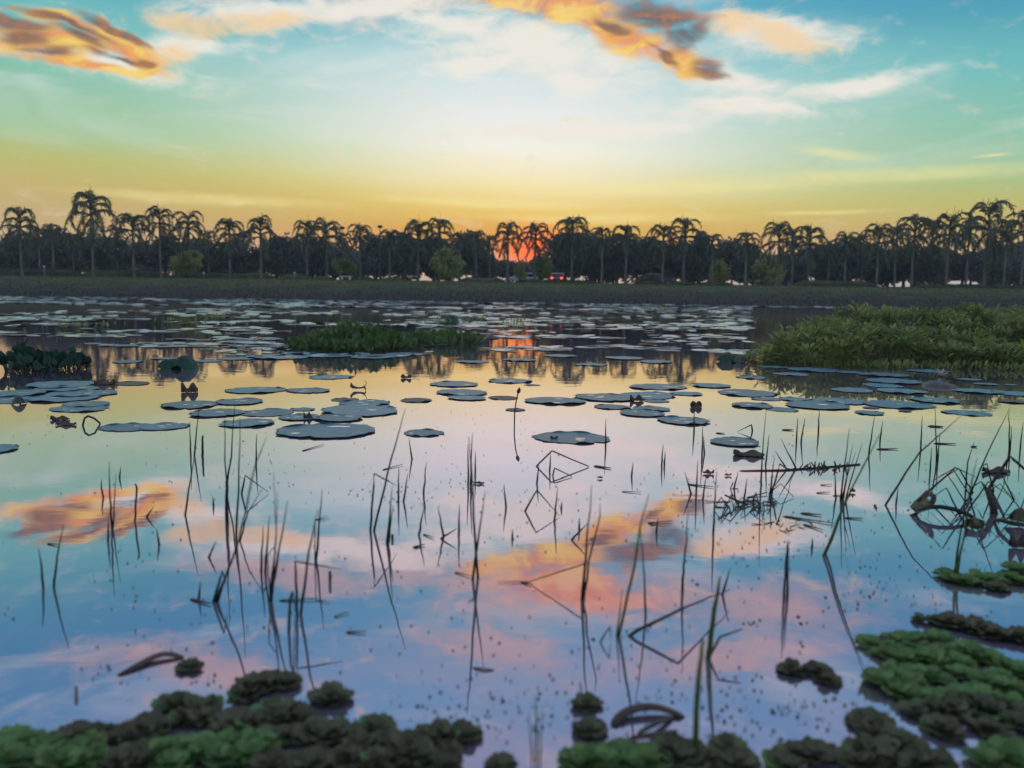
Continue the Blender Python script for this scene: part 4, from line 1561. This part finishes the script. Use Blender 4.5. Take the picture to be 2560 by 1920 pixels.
def look_of(path):
    dx = path[-1][0] - path[0][0]
    dy = path[0][1] - path[1][1]
    L = abs(path[0][1] - min(p[1] for p in path))
    if len(path) > 2:
        return 'bent over dark reed stem'
    size = 'tall' if L > 170 else ('short' if L < 75 else 'thin')
    r = dx / max(20.0, dy)
    lean = 'upright' if abs(r) < 0.12 else ('left-leaning' if r < 0 else 'right-leaning')
    return f'{size} {lean} dark reed stem'


def reed(path, wpx=4.2, mat='reed', taper=0.2, label=None):
    me, o = stem_mesh(path, wpx, mat, taper, name='reed')
    ob = link('reed', me, None, o)
    if label:
        tag(ob, label, 'reed', 'reed stems in the water')
    else:
        label_later(ob, look_of(path), 'reed', path[0][0], path[0][1], 'reed stems in the water')
    return ob


def clump(name, label, cat, stems, cx, cy):
    c = on_plane(cx, cy)
    r = link(name, None, None, (c.x, c.y, 0))
    tag(r, label, cat)
    for row in stems:
        path, w_ = row[0], row[1]
        mat = row[2] if len(row) > 2 else 'reed'
        me, o = stem_mesh(path, w_, mat, row[3] if len(row) > 3 else 0.2, origin=Vector((c.x, c.y, 0)))
        link('stem', me, r)
    return r


REEDS = [
    [(477, 1140), (474, 1054)], [(486, 1139), (497, 1022)], [(463, 1288), (487, 1132)], [(570, 1308), (561, 1043)], [(566, 1228), (588, 1011)],
    [(590, 1348), (600, 1045)], [(640, 1160), (642, 1084)], [(604, 1235), (613, 1188), (672, 1231, 0)], [(653, 1430), (657, 1314)], [(663, 1432), (674, 1290)],
    [(790, 1400), (805, 1224)], [(752, 1537), (772, 1378), (796, 1273)], [(743, 1538), (738, 1403), (855, 1424, 1540)], [(497, 1499), (501, 1454)], [(522, 1394), (540, 1352)],
    [(533, 1506), (556, 1427), (566, 1463, 1500)], [(722, 1582), (725, 1500), (731, 1479), (737, 1530, 0)],
    [(258, 1244), (253, 1215), (254, 1198)], [(270, 1355), (270, 1288)], [(299, 1196), (302, 1167)], [(108, 1470), (103, 1410), (96, 1369)], [(135, 1468), (143, 1390), (158, 1312)],
    [(398, 1362), (391, 1321)], [(366, 1293), (385, 1266)], [(534, 1266), (532, 1241)],
    [(935, 1327), (980, 1140), (1014, 1020)], [(926, 1327), (935, 1184), (991, 1214, 1300)], [(967, 1357), (981, 1214)], [(970, 1361), (983, 1263)], [(996, 1253), (997, 1167)],
    [(1009, 1253), (1019, 1184)], [(1030, 1148), (1022, 1094)], [(1059, 1235), (1066, 1156)], [(1047, 1338), (1061, 1262)], [(1109, 1341), (1095, 1267)], [(1100, 1347), (1143, 1321)],
    [(1147, 1340), (1148, 1261)], [(1195, 1445), (1180, 1200), (1172, 1092)], [(1182, 1450), (1213, 1227)], [(1176, 1210), (1181, 1082)], [(1170, 1212), (1170, 1110)], [(1188, 1186), (1188, 1128)],
    [(1265, 1270), (1260, 1210)], [(1281, 1346), (1281, 1323)], [(1342, 1208), (1347, 1158)], [(1312, 1278), (1342, 1225), (1399, 1290, 0)],
    [(1374, 1177), (1377, 1130)], [(1514, 1117), (1515, 1047)], [(1579, 1191), (1583, 1155)], [(1654, 1164), (1658, 1110)], [(1661, 1163), (1663, 1127)],
    [(1641, 1331), (1645, 1295)], [(1448, 1325), (1448, 1295)], [(1428, 1350), (1468, 1310)], [(1386, 1302), (1394, 1218)], [(1403, 1272), (1405, 1254)],
    [(1706, 1478), (1711, 1400), (1721, 1277)], [(1806, 1487), (1825, 1422)], [(1783, 1332), (1792, 1179)], [(1903, 1215), (1905, 1150), (1916, 1023)], [(1914, 1163), (1923, 1086)],
    [(1755, 1140), (1757, 1063)], [(1761, 1135), (1759, 1090)], [(1735, 1081), (1736, 1023)], [(1881, 1078), (1879, 1062), (1843, 1079, 0)], [(1991, 1105), (1994, 1045)], [(2003, 1104), (2012, 1046)],
    [(2046, 1084), (2048, 1023)], [(1991, 1172), (1953, 1098)], [(1967, 1174), (1938, 1127)], [(1925, 1235), (1936, 1144)], [(1929, 1236), (1949, 1160), (1985, 1180, 0)],
    [(2172, 1135), (2187, 1040)], [(2200, 1104), (2207, 1054)], [(2213, 1263), (2300, 1130), (2402, 1040)], [(2302, 1122), (2306, 1039)], [(2341, 1157), (2338, 1019)], [(2344, 1155), (2350, 1082)],
    [(2325, 1181), (2329, 1119)], [(2424, 1241), (2470, 1130), (2525, 1019)], [(2414, 1229), (2419, 1157), (2435, 1106)], [(2523, 1125), (2523, 1026)], [(2550, 1130), (2558, 1055)],
    [(2524, 1135), (2529, 1065)], [(2308, 1240), (2388, 1169), (2445, 1195, 1230)], [(2240, 1262), (2245, 1220)], [(1860, 1250), (1868, 1195)], [(1835, 1222), (1845, 1180)], [(1740, 1240), (1745, 1150)],
    [(1728, 1235), (1712, 1180)], [(1757, 1250), (1765, 1190)], [(2090, 1246), (2087, 1170)], [(2030, 1370), (2031, 1345)], [(1966, 1400), (1972, 1350)], [(1960, 1500), (1968, 1352)], [(1968, 1498), (1972, 1372)],
]
for pth in REEDS:
    b = pth[0][1]
    reed(pth, 4.6 + max(0, (b - 1150)) * 0.008)

reed([(506, 1140), (507, 1089)], 6.5, 'stalk', 0.7, 'thick black stub standing between the left reeds')
reed([(567, 1302), (567, 1203)], 8.5, 'stalk', 0.9, 'thickest dark upright stalk among the left reeds')
reed([(825, 1455), (825, 1428)], 7.5, 'dead', 0.95, 'short fat brown stub standing alone in open water left of centre')
reed([(981, 1349), (981, 1336)], 6.5, 'dead', 0.95, 'tiny fat brown stub left of centre')
reed([(337, 1304), (342, 1222), (340, 1212), (337, 1210)], 5.5, 'stalk', 0.7, 'dark stem with a hooked tip among the far left reeds')
reed([(1340, 1166), (1380, 1127), (1472, 1166, 0)], 4.5, 'stalk', 0.7, 'broken stem bent into a wide tent, mirrored as a diamond')
reed([(1382, 1189), (1386, 1170), (1430, 1191, 0)], 4, 'stalk', 0.6, 'little broken stem inside the mirrored diamond')
reed([(207, 1064), (211, 1046), (220, 1040), (236, 1046), (250, 1058, 0)], 5.5, 'stalk', 0.85, 'dark stalk bent into a small loop by the two-lobed pad')
reed([(1770, 1648), (1783, 1548), (1795, 1476), (1800, 1441)], 15, 'reed_green', 0.25, 'bright green thick blade standing in the right foreground')
reed([(1735, 1890), (1746, 1700), (1758, 1600)], 17, 'reed_green', 0.5, 'broad green stalk rising from the bottom edge right of centre')
reed([(1772, 1646), (1800, 1592), (1857, 1572, 1640)], 8, 'dead', 0.4, 'brown broken blade branching right of the green foreground blade')
reed([(2473, 1219), (2525, 1140), (2575, 1185, 1230)], 7.5, 'stalk', 0.8, 'thick bent dark lotus stalk at the right edge')
clump('reed_clump', 'spreading reed clump with a broad blade left of centre', 'reeds',
      [([(677, 1502), (695, 1390), (719, 1252)], 8), ([(674, 1500), (690, 1350), (684, 1180)], 5), ([(680, 1500), (690, 1340), (694, 1228)], 4.5),
       ([(675, 1500), (668, 1392), (683, 1368), (696, 1390, 1500)], 4)], 677, 1502)
clump('reed_clump', 'two-stemmed reed clump, one stem thick, among the far left reeds', 'reeds',
      [([(280, 1323), (274, 1230), (273, 1153)], 6), ([(282, 1322), (291, 1183)], 4.5)], 280, 1322)
clump('reed_clump', 'long leaning reed pair sweeping up to the right, left of centre', 'reeds',
      [([(540, 1504), (592, 1368), (640, 1158), (667, 1093)], 6.5), ([(600, 1354), (620, 1280), (657, 1222)], 4.5), ([(545, 1506), (575, 1400)], 5)], 540, 1504)
clump('reed_clump', 'reed clump in front of the rosy cloud reflection with one blade broken to the left', 'reeds',
      [([(1455, 1500), (1466, 1370), (1479, 1214)], 8), ([(1457, 1496), (1477, 1383), (1500, 1292), (1500, 1257)], 6),
       ([(1462, 1480), (1460, 1410), (1325, 1454, 0), (1243, 1455, 0)], 5, 'dead')], 1456, 1498)
clump('reed_clump', 'reed clump with a long stem lying out diagonally to the right in the foreground', 'reeds',
      [([(1547, 1589), (1585, 1420), (1604, 1300), (1623, 1234)], 8, 'reed_green'), ([(1614, 1545), (1611, 1440), (1601, 1308)], 6),
       ([(1565, 1590), (1700, 1524), (1825, 1473, 1500)], 10, 'dead'), ([(1542, 1590), (1556, 1470)], 5), ([(1500, 1606), (1525, 1566), (1527, 1600, 0)], 5, 'dead')], 1556, 1589)
clump('reed_clump', 'fan of reeds before the dead stem tangle at the right', 'reeds',
      [([(2101, 1247), (2112, 1160), (2124, 1071)], 5), ([(2108, 1248), (2132, 1113)], 4.5), ([(2114, 1250), (2155, 1109)], 4.5), ([(2104, 1250), (2118, 1190), (2140, 1130)], 4)], 2106, 1248)
clump('reed_clump', 'two long reeds leaning far right from one foot, right of centre', 'reeds',
      [([(2058, 1390), (2120, 1240), (2205, 1076)], 7, 'reed_green'), ([(2063, 1384), (2130, 1220), (2195, 1092)], 6)], 2060, 1388)
clump('reed_clump', 'three tall reeds rising from the small water lettuce raft at the right', 'reeds',
      [([(2383, 1446), (2410, 1290), (2443, 1146)], 6.5), ([(2388, 1448), (2412, 1330), (2430, 1190)], 6, 'reed_green'), ([(2392, 1446), (2418, 1300), (2424, 1241)], 5)], 2387, 1447)
clump('reed_clump', 'thin grass tuft standing among floating specks at the bottom centre', 'reeds',
      [([(1340, 1900), (1342, 1800), (1336, 1735)], 7, 'reed_green'), ([(1350, 1902), (1356, 1760)], 5), ([(1330, 1900), (1322, 1780)], 5)], 1340, 1900)
clump('sedge_head', 'spiky dark sedge flower head on the reed left of centre', 'sedge',
      [([(787, 1400), (788, 1300, 1402), (775 + dx, 1296 + dy, 1402)], 3.2) for dx, dy in ((45, -8), (52, 2), (40, 8), (8, 6), (48, -3))], 787, 1400)


# broken lotus plants at the right edge
def sheet(rows, mat, name, parent, thick=0.003):
    m = len(rows[0])
    vs = [v for r in rows for v in r]
    fs = [(i * m + j, (i + 1) * m + j, (i + 1) * m + j + 1, i * m + j + 1) for i in range(len(rows) - 1) for j in range(m - 1)]
    o = link(name, mesh_data(name, vs, fs, M[mat]), parent)
    md = o.modifiers.new('thickness', 'SOLIDIFY')
    md.thickness = thick
    return o


def broken_lotus():
    y0 = on_plane(2300, 1284).y
    P = lambda x, y, d=0.0: at_depth(x, y, y0 + d)
    r = link('broken_lotus', None, None, (0, 0, 0))
    tag(r, 'arched lotus stalk carrying a pierced folded leaf and a green drooping leaf', 'lotus leaf')
    rows = []
    for (xa, ya), (xb, yb) in (((2284, 1276), (2292, 1284)), ((2290, 1258), (2312, 1278)), ((2301, 1243), (2334, 1266)), ((2316, 1235), (2341, 1250)), ((2327, 1233), (2341, 1238))):
        a, b = P(xa, ya, 0.03), P(xb, yb, -0.06)
        rows.append([a, a.lerp(b, 0.35) + Vector((0, 0.05, 0.008)), a.lerp(b, 0.7) + Vector((0, 0.04, 0.006)), b])
    sheet(rows, 'lettuce_old', 'folded_leaf', r)
    d = MB()
    q = P(2324, 1247, -0.05)
    d.tube([q + Vector((0, 0.0, 0)), q + Vector((0.0, -0.004, 0))], [0.011, 0.009], 8)
    d.build('water_drop', M['drop'], r)
    st = MB()
    pts = [on_plane(2278, 1294, -0.02), P(2300, 1276, -0.04), P(2325, 1268, -0.05), P(2352, 1267, -0.06), P(2385, 1273, -0.08), P(2420, 1286, -0.1), on_plane(2452, 1306, -0.02)]
    st.tube(pts, [0.006, 0.009, 0.01, 0.01, 0.01, 0.009, 0.008], 8)
    st.build('stalk', M['stalk'], r)
    rows = []
    for xa, ya, xb, yb in ((2412, 1302, 2414, 1306), (2422, 1292, 2424, 1312), (2436, 1288, 2440, 1318), (2450, 1294, 2455, 1314), (2460, 1304, 2461, 1308)):
        a, b = on_plane(xa, ya + 6, 0.035), on_plane(xb, yb + 6, 0.004)
        rows.append([a, a.lerp(b, 0.5) + Vector((0, 0, 0.02)), b])
    sheet(rows, 'lettuce_old', 'drooping_leaf', r)
    r2 = link('broken_lotus', None, None, (0, 0, 0))
    tag(r2, 'furled lotus leaf standing as a pointed dark cone at the right', 'lotus leaf')
    base = on_plane(2486, 1284)
    yb = base.y
    ring = []
    for t, (xl, xr, y) in zip((0, 1, 2, 3, 4), ((2454, 2456, 1205), (2461, 2472, 1222), (2467, 2483, 1243), (2473, 2492, 1265), (2478, 2497, 1290))):
        a, b = at_depth(xl, y, yb), at_depth(xr, y, yb)
        c, rr = (a + b) / 2, (b - a).length / 2
        ring.append([c + Vector((rr * math.cos(k * 0.7), rr * 0.6 * math.sin(k * 0.7), 0)) for k in range(9)])
    sheet(ring, 'dead', 'furled_leaf', r2, 0.002)
    st = MB()
    st.tube([on_plane(2487, 1286, -0.02), at_depth(2475, 1250, yb), at_depth(2458, 1212, yb)], [0.007, 0.006, 0.004], 6)
    st.build('stalk', M['stalk'], r2)
    r3 = link('broken_lotus', None, None, (0, 0, 0))
    tag(r3, 'low arched stalk with a small green leaf at the right edge', 'lotus leaf')
    st = MB()
    st.tube([on_plane(2478, 1302, -0.01), on_plane(2500, 1300, 0.03), on_plane(2530, 1308, 0.045), on_plane(2575, 1314, 0.03)], [0.006, 0.009, 0.01, 0.009], 8)
    st.build('stalk', M['stalk'], r3)
    a = on_plane(2548, 1310, 0.0)
    rows = [[a + Vector((x * 0.045, -0.04 * math.sin(math.pi * (x + 1) / 2), 0.02)), a + Vector((x * 0.045, 0, 0.075 - 0.03 * x * x)), a + Vector((x * 0.045, 0.045, 0.03))] for x in (-1, -0.5, 0, 0.5, 1)]
    sheet(rows, 'lettuce_old', 'leaf', r3)
    for root, foot in ((r, on_plane(2278, 1294)), (r2, on_plane(2487, 1286)), (r3, on_plane(2478, 1302))):
        root.location = foot                     # the empty stands at the foot of its stalk
        for ch in root.children:
            ch.location = ch.location - foot
    rnd = random.Random(77)
    stems = []
    for k in range(12):
        x0, y0_ = rnd.uniform(2400, 2570), rnd.uniform(1225, 1300)
        x1, y1 = x0 + rnd.uniform(-120, 120), y0_ - rnd.uniform(5, 60)
        xm, ym = (x0 + x1) / 2, min(y0_, y1) - rnd.uniform(5, 50)
        stems.append(([(x0, y0_), (xm, ym), (x1, y1, y0_ - 8)], rnd.uniform(3, 5)))
    clump('stem_tangle', 'loose thicket of dead bent lotus stems at the right edge', 'dead stems', stems, 2480, 1260)


broken_lotus()


def tangle():
    rnd = random.Random(31)
    stems = []
    for k in range(30):
        x0, y0 = rnd.gauss(1868, 34), rnd.gauss(1263, 11)
        a = rnd.uniform(0, 6.28)
        L = rnd.uniform(22, 80)
        x1, y1 = x0 + math.cos(a) * L, y0 + math.sin(a) * L * 0.35
        if rnd.random() < 0.55:
            stems.append(([(x0, y0), (x1, y1, 0)], rnd.uniform(3, 5), 'dead', 0.5))
        else:
            stems.append(([(x0, y0), ((x0 + x1) / 2, y0 - rnd.uniform(10, 34)), (x1, y1 + 4, 0)], rnd.uniform(2.5, 4), 'stalk', 0.5))
    for pth in ([(1800, 1232), (1870, 1262, 0)], [(1858, 1246), (1918, 1231, 1236)], [(1832, 1222), (1825, 1225), (1833, 1205)], [(1884, 1262), (1886, 1245)]):
        stems.append((pth, 4, 'stalk', 0.6))
    clump('stem_tangle', 'tangle of broken dead stems half sunk right of centre', 'dead stems', stems, 1868, 1263)
    rnd = random.Random(32)
    stems = [([(1826, 1178), (1960, 1175, 0), (2060, 1168, 0), (2150, 1160, 0)], 5, 'dead', 0.8)]
    for k in range(22):
        x0, y0 = rnd.gauss(2040, 30), rnd.gauss(1172, 5)
        stems.append(([(x0, y0), (x0 + rnd.uniform(-14, 14), y0 - rnd.uniform(4, 18))], rnd.uniform(3, 6), 'dead', 0.6))
    clump('stem_tangle', 'long floating dead rhizome with knobs, stretched behind the dead stem tangle', 'dead stems', stems, 2040, 1172)
    rnd = random.Random(33)
    stems = []
    for k in range(14):
        x0, y0 = rnd.gauss(1975, 26), rnd.gauss(1312, 9)
        a = rnd.uniform(0, 6.28)
        L = rnd.uniform(15, 45)
        stems.append(([(x0, y0), (x0 + math.cos(a) * L, y0 + math.sin(a) * L * 0.4, 0)], rnd.uniform(2, 3.5), 'dead', 0.5))
    clump('stem_tangle', 'small loose tangle of thin floating stalks in front of the dead stem tangle', 'dead stems', stems, 1975, 1312)


tangle()
STICKS = [(1608, 1310, 1682, 1303, 4), (1617, 1313, 1678, 1310, 3.4), (1708, 1210, 1786, 1218, 4), (1547, 1229, 1604, 1231, 3), (1935, 1288, 2085, 1309, 5), (1995, 1283, 2055, 1288, 6),
          (2000, 1309, 2058, 1326, 5), (2105, 1295, 2158, 1297, 5), (1953, 1075, 1984, 1075, 5), (1788, 1083, 1813, 1084, 4), (470, 1497, 527, 1510, 8), (680, 1503, 800, 1498, 5),
          (745, 1131, 810, 1111, 3), (2327, 1109, 2390, 1110, 5), (2318, 1066, 2358, 1067, 7), (2428, 1117, 2443, 1117, 6), (2184, 1124, 2245, 1122, 5), (1130, 1430, 1180, 1441, 4),
          (945, 1178, 1008, 1161, 3), (1480, 1165, 1528, 1171, 6), (2076, 1240, 2120, 1238, 3), (2036, 1233, 2076, 1231, 3.5), (2048, 1213, 2080, 1212, 3), (860, 1582, 915, 1580, 6), (830, 1545, 875, 1530, 4),
          (115, 1360, 150, 1362, 5), (1055, 1335, 1085, 1345, 4), (2186, 1262, 2192, 1272, 7), (1030, 1370, 1062, 1362, 6), (1300, 1455, 1330, 1462, 5)]
for i, (x0, y0, x1, y1, w_) in enumerate(STICKS):
    me, o = stem_mesh([(x0, y0), (x1, y1, 0)], w_, 'dead', 0.35, name='floating_stick')
    ob = link('floating_stick', me, None, o)
    ob.location.z = 0.002
    L = math.hypot(x1 - x0, y1 - y0)
    label_later(ob, ('long' if L > 70 else ('short' if L < 40 else 'thin')) + ' dead blade afloat', 'stick', (x0 + x1) / 2, (y0 + y1) / 2, 'dead blades afloat')


def dead_arc(path, w_, label):
    pts = [on_plane(x, y, z) for x, y, z in path]
    mb = MB()
    r = [w_ / 2 * q.y / FPX for q in pts]
    c0 = Vector((pts[0].x, pts[0].y, 0))
    pts = [q - c0 for q in pts]
    n = len(pts)
    mb.tube(pts, [rr * (0.5 + 0.5 * math.sin(math.pi * (0.12 + 0.8 * i / (n - 1)))) for i, rr in enumerate(r)], 8, True, 0.4)
    o = mb.build('dead_stalk', M['dead'], None, c0)
    md = o.modifiers.new('smooth', 'SUBSURF')
    md.levels = md.render_levels = 1
    tag(o, label, 'dead stalk')


dead_arc([(290, 1692, 0.0), (330, 1672, 0.004), (372, 1648, 0.008), (402, 1634, 0.012), (430, 1634, 0.01), (462, 1646, 0.0)], 30, 'curved brown dead stalk floating at the lower left')
dead_arc([(1532, 1822, 0.0), (1545, 1792, 0.008), (1580, 1770, 0.016), (1630, 1764, 0.016), (1670, 1774, 0.012), (1716, 1796, 0.0)], 40, 'arched brown rotting leaf stalk at the bottom right of centre')
dead_arc([(1560, 1852, 0.0), (1600, 1840, 0.012), (1650, 1836, 0.012), (1695, 1826, 0.0)], 30, 'flat brown rotting leaf lying in front of the arched stalk')
dead_arc([(1590, 1836, 0.002), (1625, 1816, 0.015), (1660, 1800, 0.01), (1690, 1790, 0.0)], 22, 'slim brown rotting strip inside the arched stalk')
dead_arc([(190, 1712, 0.0), (191, 1735, 0.01), (190, 1765, 0.0)], 10, 'short dark stick afloat at the lower left')
dead_arc([(1178, 1668, 0.0), (1205, 1672, 0.006), (1240, 1676, 0.0)], 12, 'dark floating leaf sliver at the bottom centre')


# ------------------------------------------------------------------ water lettuce
def lettuce_leaf(seed, mat):
    rnd = random.Random(seed)
    n, m = 6, 7
    vs = []
    up = rnd.uniform(0.1, 0.28)
    for i in range(n):
        t = i / (n - 1)
        w_ = (0.1 + 0.5 * math.sin(math.pi * min(1, 0.08 + t * 0.66)) ** 1.1)
        for j in range(m):
            u = j / (m - 1) * 2 - 1
            edge = 1 - 0.14 * abs(u) ** 3
            rib = 0.03 * math.cos(u * 9.4)
            vs.append((t * edge * (1 + 0.03 * math.sin(u * 8 + seed)), u * w_, up * t ** 1.3 + 0.16 * u * u * w_ + rib * t + (0.05 * math.sin(u * 5 + seed) if i == n - 1 else 0)))
    fs = [(i * m + j, (i + 1) * m + j, (i + 1) * m + j + 1, i * m + j + 1) for i in range(n - 1) for j in range(m - 1)]
    return mesh_data('leaf', vs, fs, M[mat])


LETTUCE = {'g': [lettuce_leaf(i, 'lettuce') for i in range(3)], 'o': [lettuce_leaf(9 + i, 'lettuce_old') for i in range(3)]}


def lettuce(px, py, kind, i, label, group=None, size=1.0):
    rnd = random.Random(1000 + i)
    q = on_plane(px, py + 8)
    r = link('water_lettuce', None, None, (q.x, q.y, 0.004), (0, 0, rnd.uniform(0, 6.28)))
    tag(r, label, 'water lettuce', group)
    R0 = 0.05 * size * rnd.uniform(0.7, 1.2)
    for ring, (n, s, tilt, z) in enumerate(((6, 1.0, 0.06, 0.0), (3, 0.78, -0.2, 0.004), (2, 0.5, -0.5, 0.007))):
        for k in range(n):
            a = 2 * math.pi * k / n + ring * 0.5 + rnd.uniform(-0.2, 0.2)
            mix = rnd.random() < 0.15
            link('leaf', rnd.choice(LETTUCE[('o' if kind == 'g' else 'g') if mix and ring == 0 else kind]), r, (0, 0, z), (rnd.uniform(-0.15, 0.15), tilt + rnd.uniform(-0.12, 0.12), a), R0 * s * rnd.uniform(0.85, 1.12))


RAFTS = {
    'green water lettuce rosette in the blurred raft at the bottom left corner': ('g', [(30, 1858), (70, 1847), (24, 1900), (88, 1894), (147, 1894), (194, 1882), (235, 1900), (120, 1862), (170, 1915), (5, 1880)]),
    'brownish water lettuce rosette in the row above the bottom left corner raft': ('o', [(206, 1835), (259, 1829), (323, 1826), (376, 1817), (240, 1848), (290, 1850), (350, 1838)]),
    'brownish water lettuce rosette in the small cluster left of the bottom': ('o', [(435, 1759), (505, 1765), (464, 1794), (511, 1794), (480, 1778)]),
    'dark water lettuce rosette in the oval floating group at the lower left': ('o', [(652, 1712), (711, 1706), (614, 1732), (682, 1708), (630, 1712)]),
    'dark green water lettuce rosette in the scattered row at the bottom left of centre': ('o', [(588, 1806), (641, 1806), (688, 1776), (746, 1794), (724, 1780), (682, 1847), (723, 1841), (782, 1835), (817, 1835), (670, 1911), (700, 1800)]),
    'bright green water lettuce rosette in the middle of the bottom left raft': ('g', [(411, 1876), (464, 1864), (588, 1850), (552, 1894), (600, 1894), (435, 1906), (494, 1888), (520, 1870), (640, 1880)]),
    'brown water lettuce rosette among the bright ones of the bottom left raft': ('o', [(329, 1888), (364, 1906), (300, 1905), (380, 1880)]),
    'dark water lettuce rosette in the thin raft at the bottom centre': ('o', [(876, 1835), (940, 1817), (970, 1847), (1023, 1864), (1076, 1853), (1093, 1835), (1152, 1835), (1117, 1876), (870, 1894), (940, 1894), (999, 1894), (1058, 1900), (782, 1911), (1117, 1911), (1252, 1911), (900, 1860), (1040, 1885)]),
    'bright green water lettuce rosette at the bottom edge right of centre': ('g', [(1436, 1900), (1495, 1894), (1554, 1876), (1613, 1900), (1577, 1905), (1525, 1910), (1465, 1912)]),
    'dark water lettuce rosette at the foot of the broad green stalk': ('o', [(1683, 1876), (1730, 1870), (1765, 1888), (1818, 1864), (1848, 1905), (1710, 1895)]),
    'dark water lettuce rosette in the brown raft at the bottom right': ('o', [(1983, 1882), (2036, 1882), (2159, 1876), (2200, 1835), (2177, 1806), (2259, 1864), (2318, 1900), (2230, 1905), (1960, 1910), (2240, 1850), (2200, 1880), (2280, 1905), (2150, 1905)]),
    'green water lettuce rosette in the big raft at the lower right': ('g', [(2185, 1607), (2223, 1600), (2263, 1602), (2301, 1594), (2342, 1594), (2207, 1630), (2254, 1644), (2301, 1638), (2379, 1626), (2426, 1626), (2458, 1640), (2489, 1657), (2520, 1666), (2545, 1676),
                                                                             (2238, 1682), (2207, 1701), (2270, 1704), (2310, 1682), (2348, 1698), (2395, 1682), (2442, 1698), (2473, 1698), (2505, 1713), (2545, 1720), (2254, 1729), (2317, 1745), (2364, 1738), (2411, 1738),
                                                                             (2460, 1740), (2340, 1655), (2400, 1655), (2360, 1625), (2520, 1754), (2500, 1690)]),
    'dark water lettuce rosette at the lower fringe of the big raft at the right': ('o', [(2285, 1776), (2332, 1770), (2379, 1770), (2442, 1760), (2473, 1776), (2536, 1776), (2348, 1817), (2373, 1832), (2458, 1817), (2489, 1832), (2545, 1807)]),
    'green water lettuce rosette at the bottom right corner': ('g', [(2473, 1901), (2520, 1886), (2545, 1870), (2545, 1908)]),
    'dark water lettuce rosette in the flat row above the big raft at the right': ('o', [(2367, 1553), (2404, 1560), (2430, 1569), (2467, 1579), (2498, 1585), (2549, 1591), (2450, 1562)]),
    'green water lettuce rosette in the small sharp raft at the right edge': ('g', [(2367, 1434), (2392, 1447), (2448, 1444), (2473, 1447), (2520, 1441), (2545, 1419), (2545, 1450), (2420, 1452), (2500, 1452)]),
}
k_ = 0
for lab, (kind, pts) in RAFTS.items():
    for (px, py) in pts:
        lettuce(px, py, kind, k_, lab, 'water lettuce: ' + lab.split(' in the ')[-1].split(' at the ')[-1])
        k_ += 1
for px, py, kind, lab, sz in ((829, 1741, 'o', 'single dark water lettuce rosette alone on the water at the lower left of centre', 1.15), (1977, 1670, 'o', 'single dark water lettuce, left of a lone pair at the lower right', 1.0),
                              (2047, 1676, 'o', 'upper dark water lettuce of the lone pair left of the big raft', 0.9), (2073, 1699, 'o', 'lower dark water lettuce of the lone pair left of the big raft', 1.0),
                              (1466, 1758, 'o', 'small dark water lettuce at the foot of a reed reflection, bottom centre', 0.85), (1472, 1823, 'o', 'small dark water lettuce left of the arched rotting stalk', 0.8),
                              (2301, 1546, 'o', 'small flat dark water lettuce left of the row above the big raft', 0.8), (2489, 1465, 'o', 'brown water lettuce under the small sharp raft at the right', 0.8),
                              (474, 1663, 'o', 'tiny dark water lettuce right of the curved brown stalk', 0.6)):
    lettuce(px, py, kind, k_, lab, None, sz)
    k_ += 1


# ------------------------------------------------------------------ specks of duckweed and litter on the water
def specks():
    rnd = random.Random(41)
    vs, fs = [], []

    def one(px, py, r):
        q = on_plane(px, py)
        b = len(vs)
        a0 = rnd.uniform(0, 6.28)
        e = rnd.uniform(0.15, 0.7)
        n = 6
        vs.append((q.x, q.y, 0.006))
        for k in range(n):
            a = 2 * math.pi * k / n
            x, y = r * math.cos(a) * rnd.uniform(0.7, 1.2), r * e * math.sin(a)
            vs.append((q.x + x * math.cos(a0) - y * math.sin(a0), q.y + x * math.sin(a0) + y * math.cos(a0), 0.002))
        for k in range(n):
            fs.append((b, b + 1 + k, b + 1 + (k + 1) % n))
    for _ in range(1000):
        px = rnd.uniform(0, 2560)
        py = 1010 + 700 * rnd.random() ** 1.1
        if noise.noise((px * 0.004, py * 0.008, 5)) < -0.12:
            continue
        one(px, py, rnd.uniform(0.002, 0.0065) * (1.6 if rnd.random() < 0.08 else 1))
    for cx, cy, sx, sy, n in ((1010, 1200, 160, 40, 90), (960, 1255, 120, 30, 50), (1250, 1240, 200, 40, 90), (1760, 1250, 120, 50, 120), (1900, 1330, 160, 60, 110), (2230, 1480, 120, 50, 90), (2000, 1400, 200, 60, 80),
                              (1500, 1780, 330, 80, 260), (1850, 1760, 220, 90, 220), (1150, 1780, 220, 60, 150), (700, 1180, 120, 60, 60), (560, 1700, 160, 30, 40), (2080, 1800, 160, 60, 120)):
        for _ in range(int(n * 0.4)):
            one(cx + rnd.gauss(0, sx * 0.6), min(1925, cy + rnd.gauss(0, sy * 0.6)), rnd.uniform(0.002, 0.007))
    o = link('duckweed_specks', mesh_data('duckweed_specks', vs, fs, M['speck']))
    tag(o, 'scattered dark specks of duckweed and litter on the open water', 'duckweed', kind='stuff')


specks()


# ------------------------------------------------------------------ evening haze
def haze():
    mb = MB()
    mb.box((0, 1240, 6.4), (3100, 2700, 15.2))
    mt = bpy.data.materials.new('haze')
    mt.use_nodes = True
    N = Nodes(mt.node_tree)
    v = N.n('ShaderNodeVolumePrincipled')
    v.inputs['Color'].default_value = (0.9, 0.92, 0.95, 1)
    v.inputs['Density'].default_value = 0.0007
    out = N.n('ShaderNodeOutputMaterial')
    N.put(out.inputs['Volume'], v.outputs[0])
    o = mb.build('haze', mt, smooth=False)
    tag(o, 'thin pale evening haze over the pond', 'haze', kind='stuff')


haze()
write_labels()
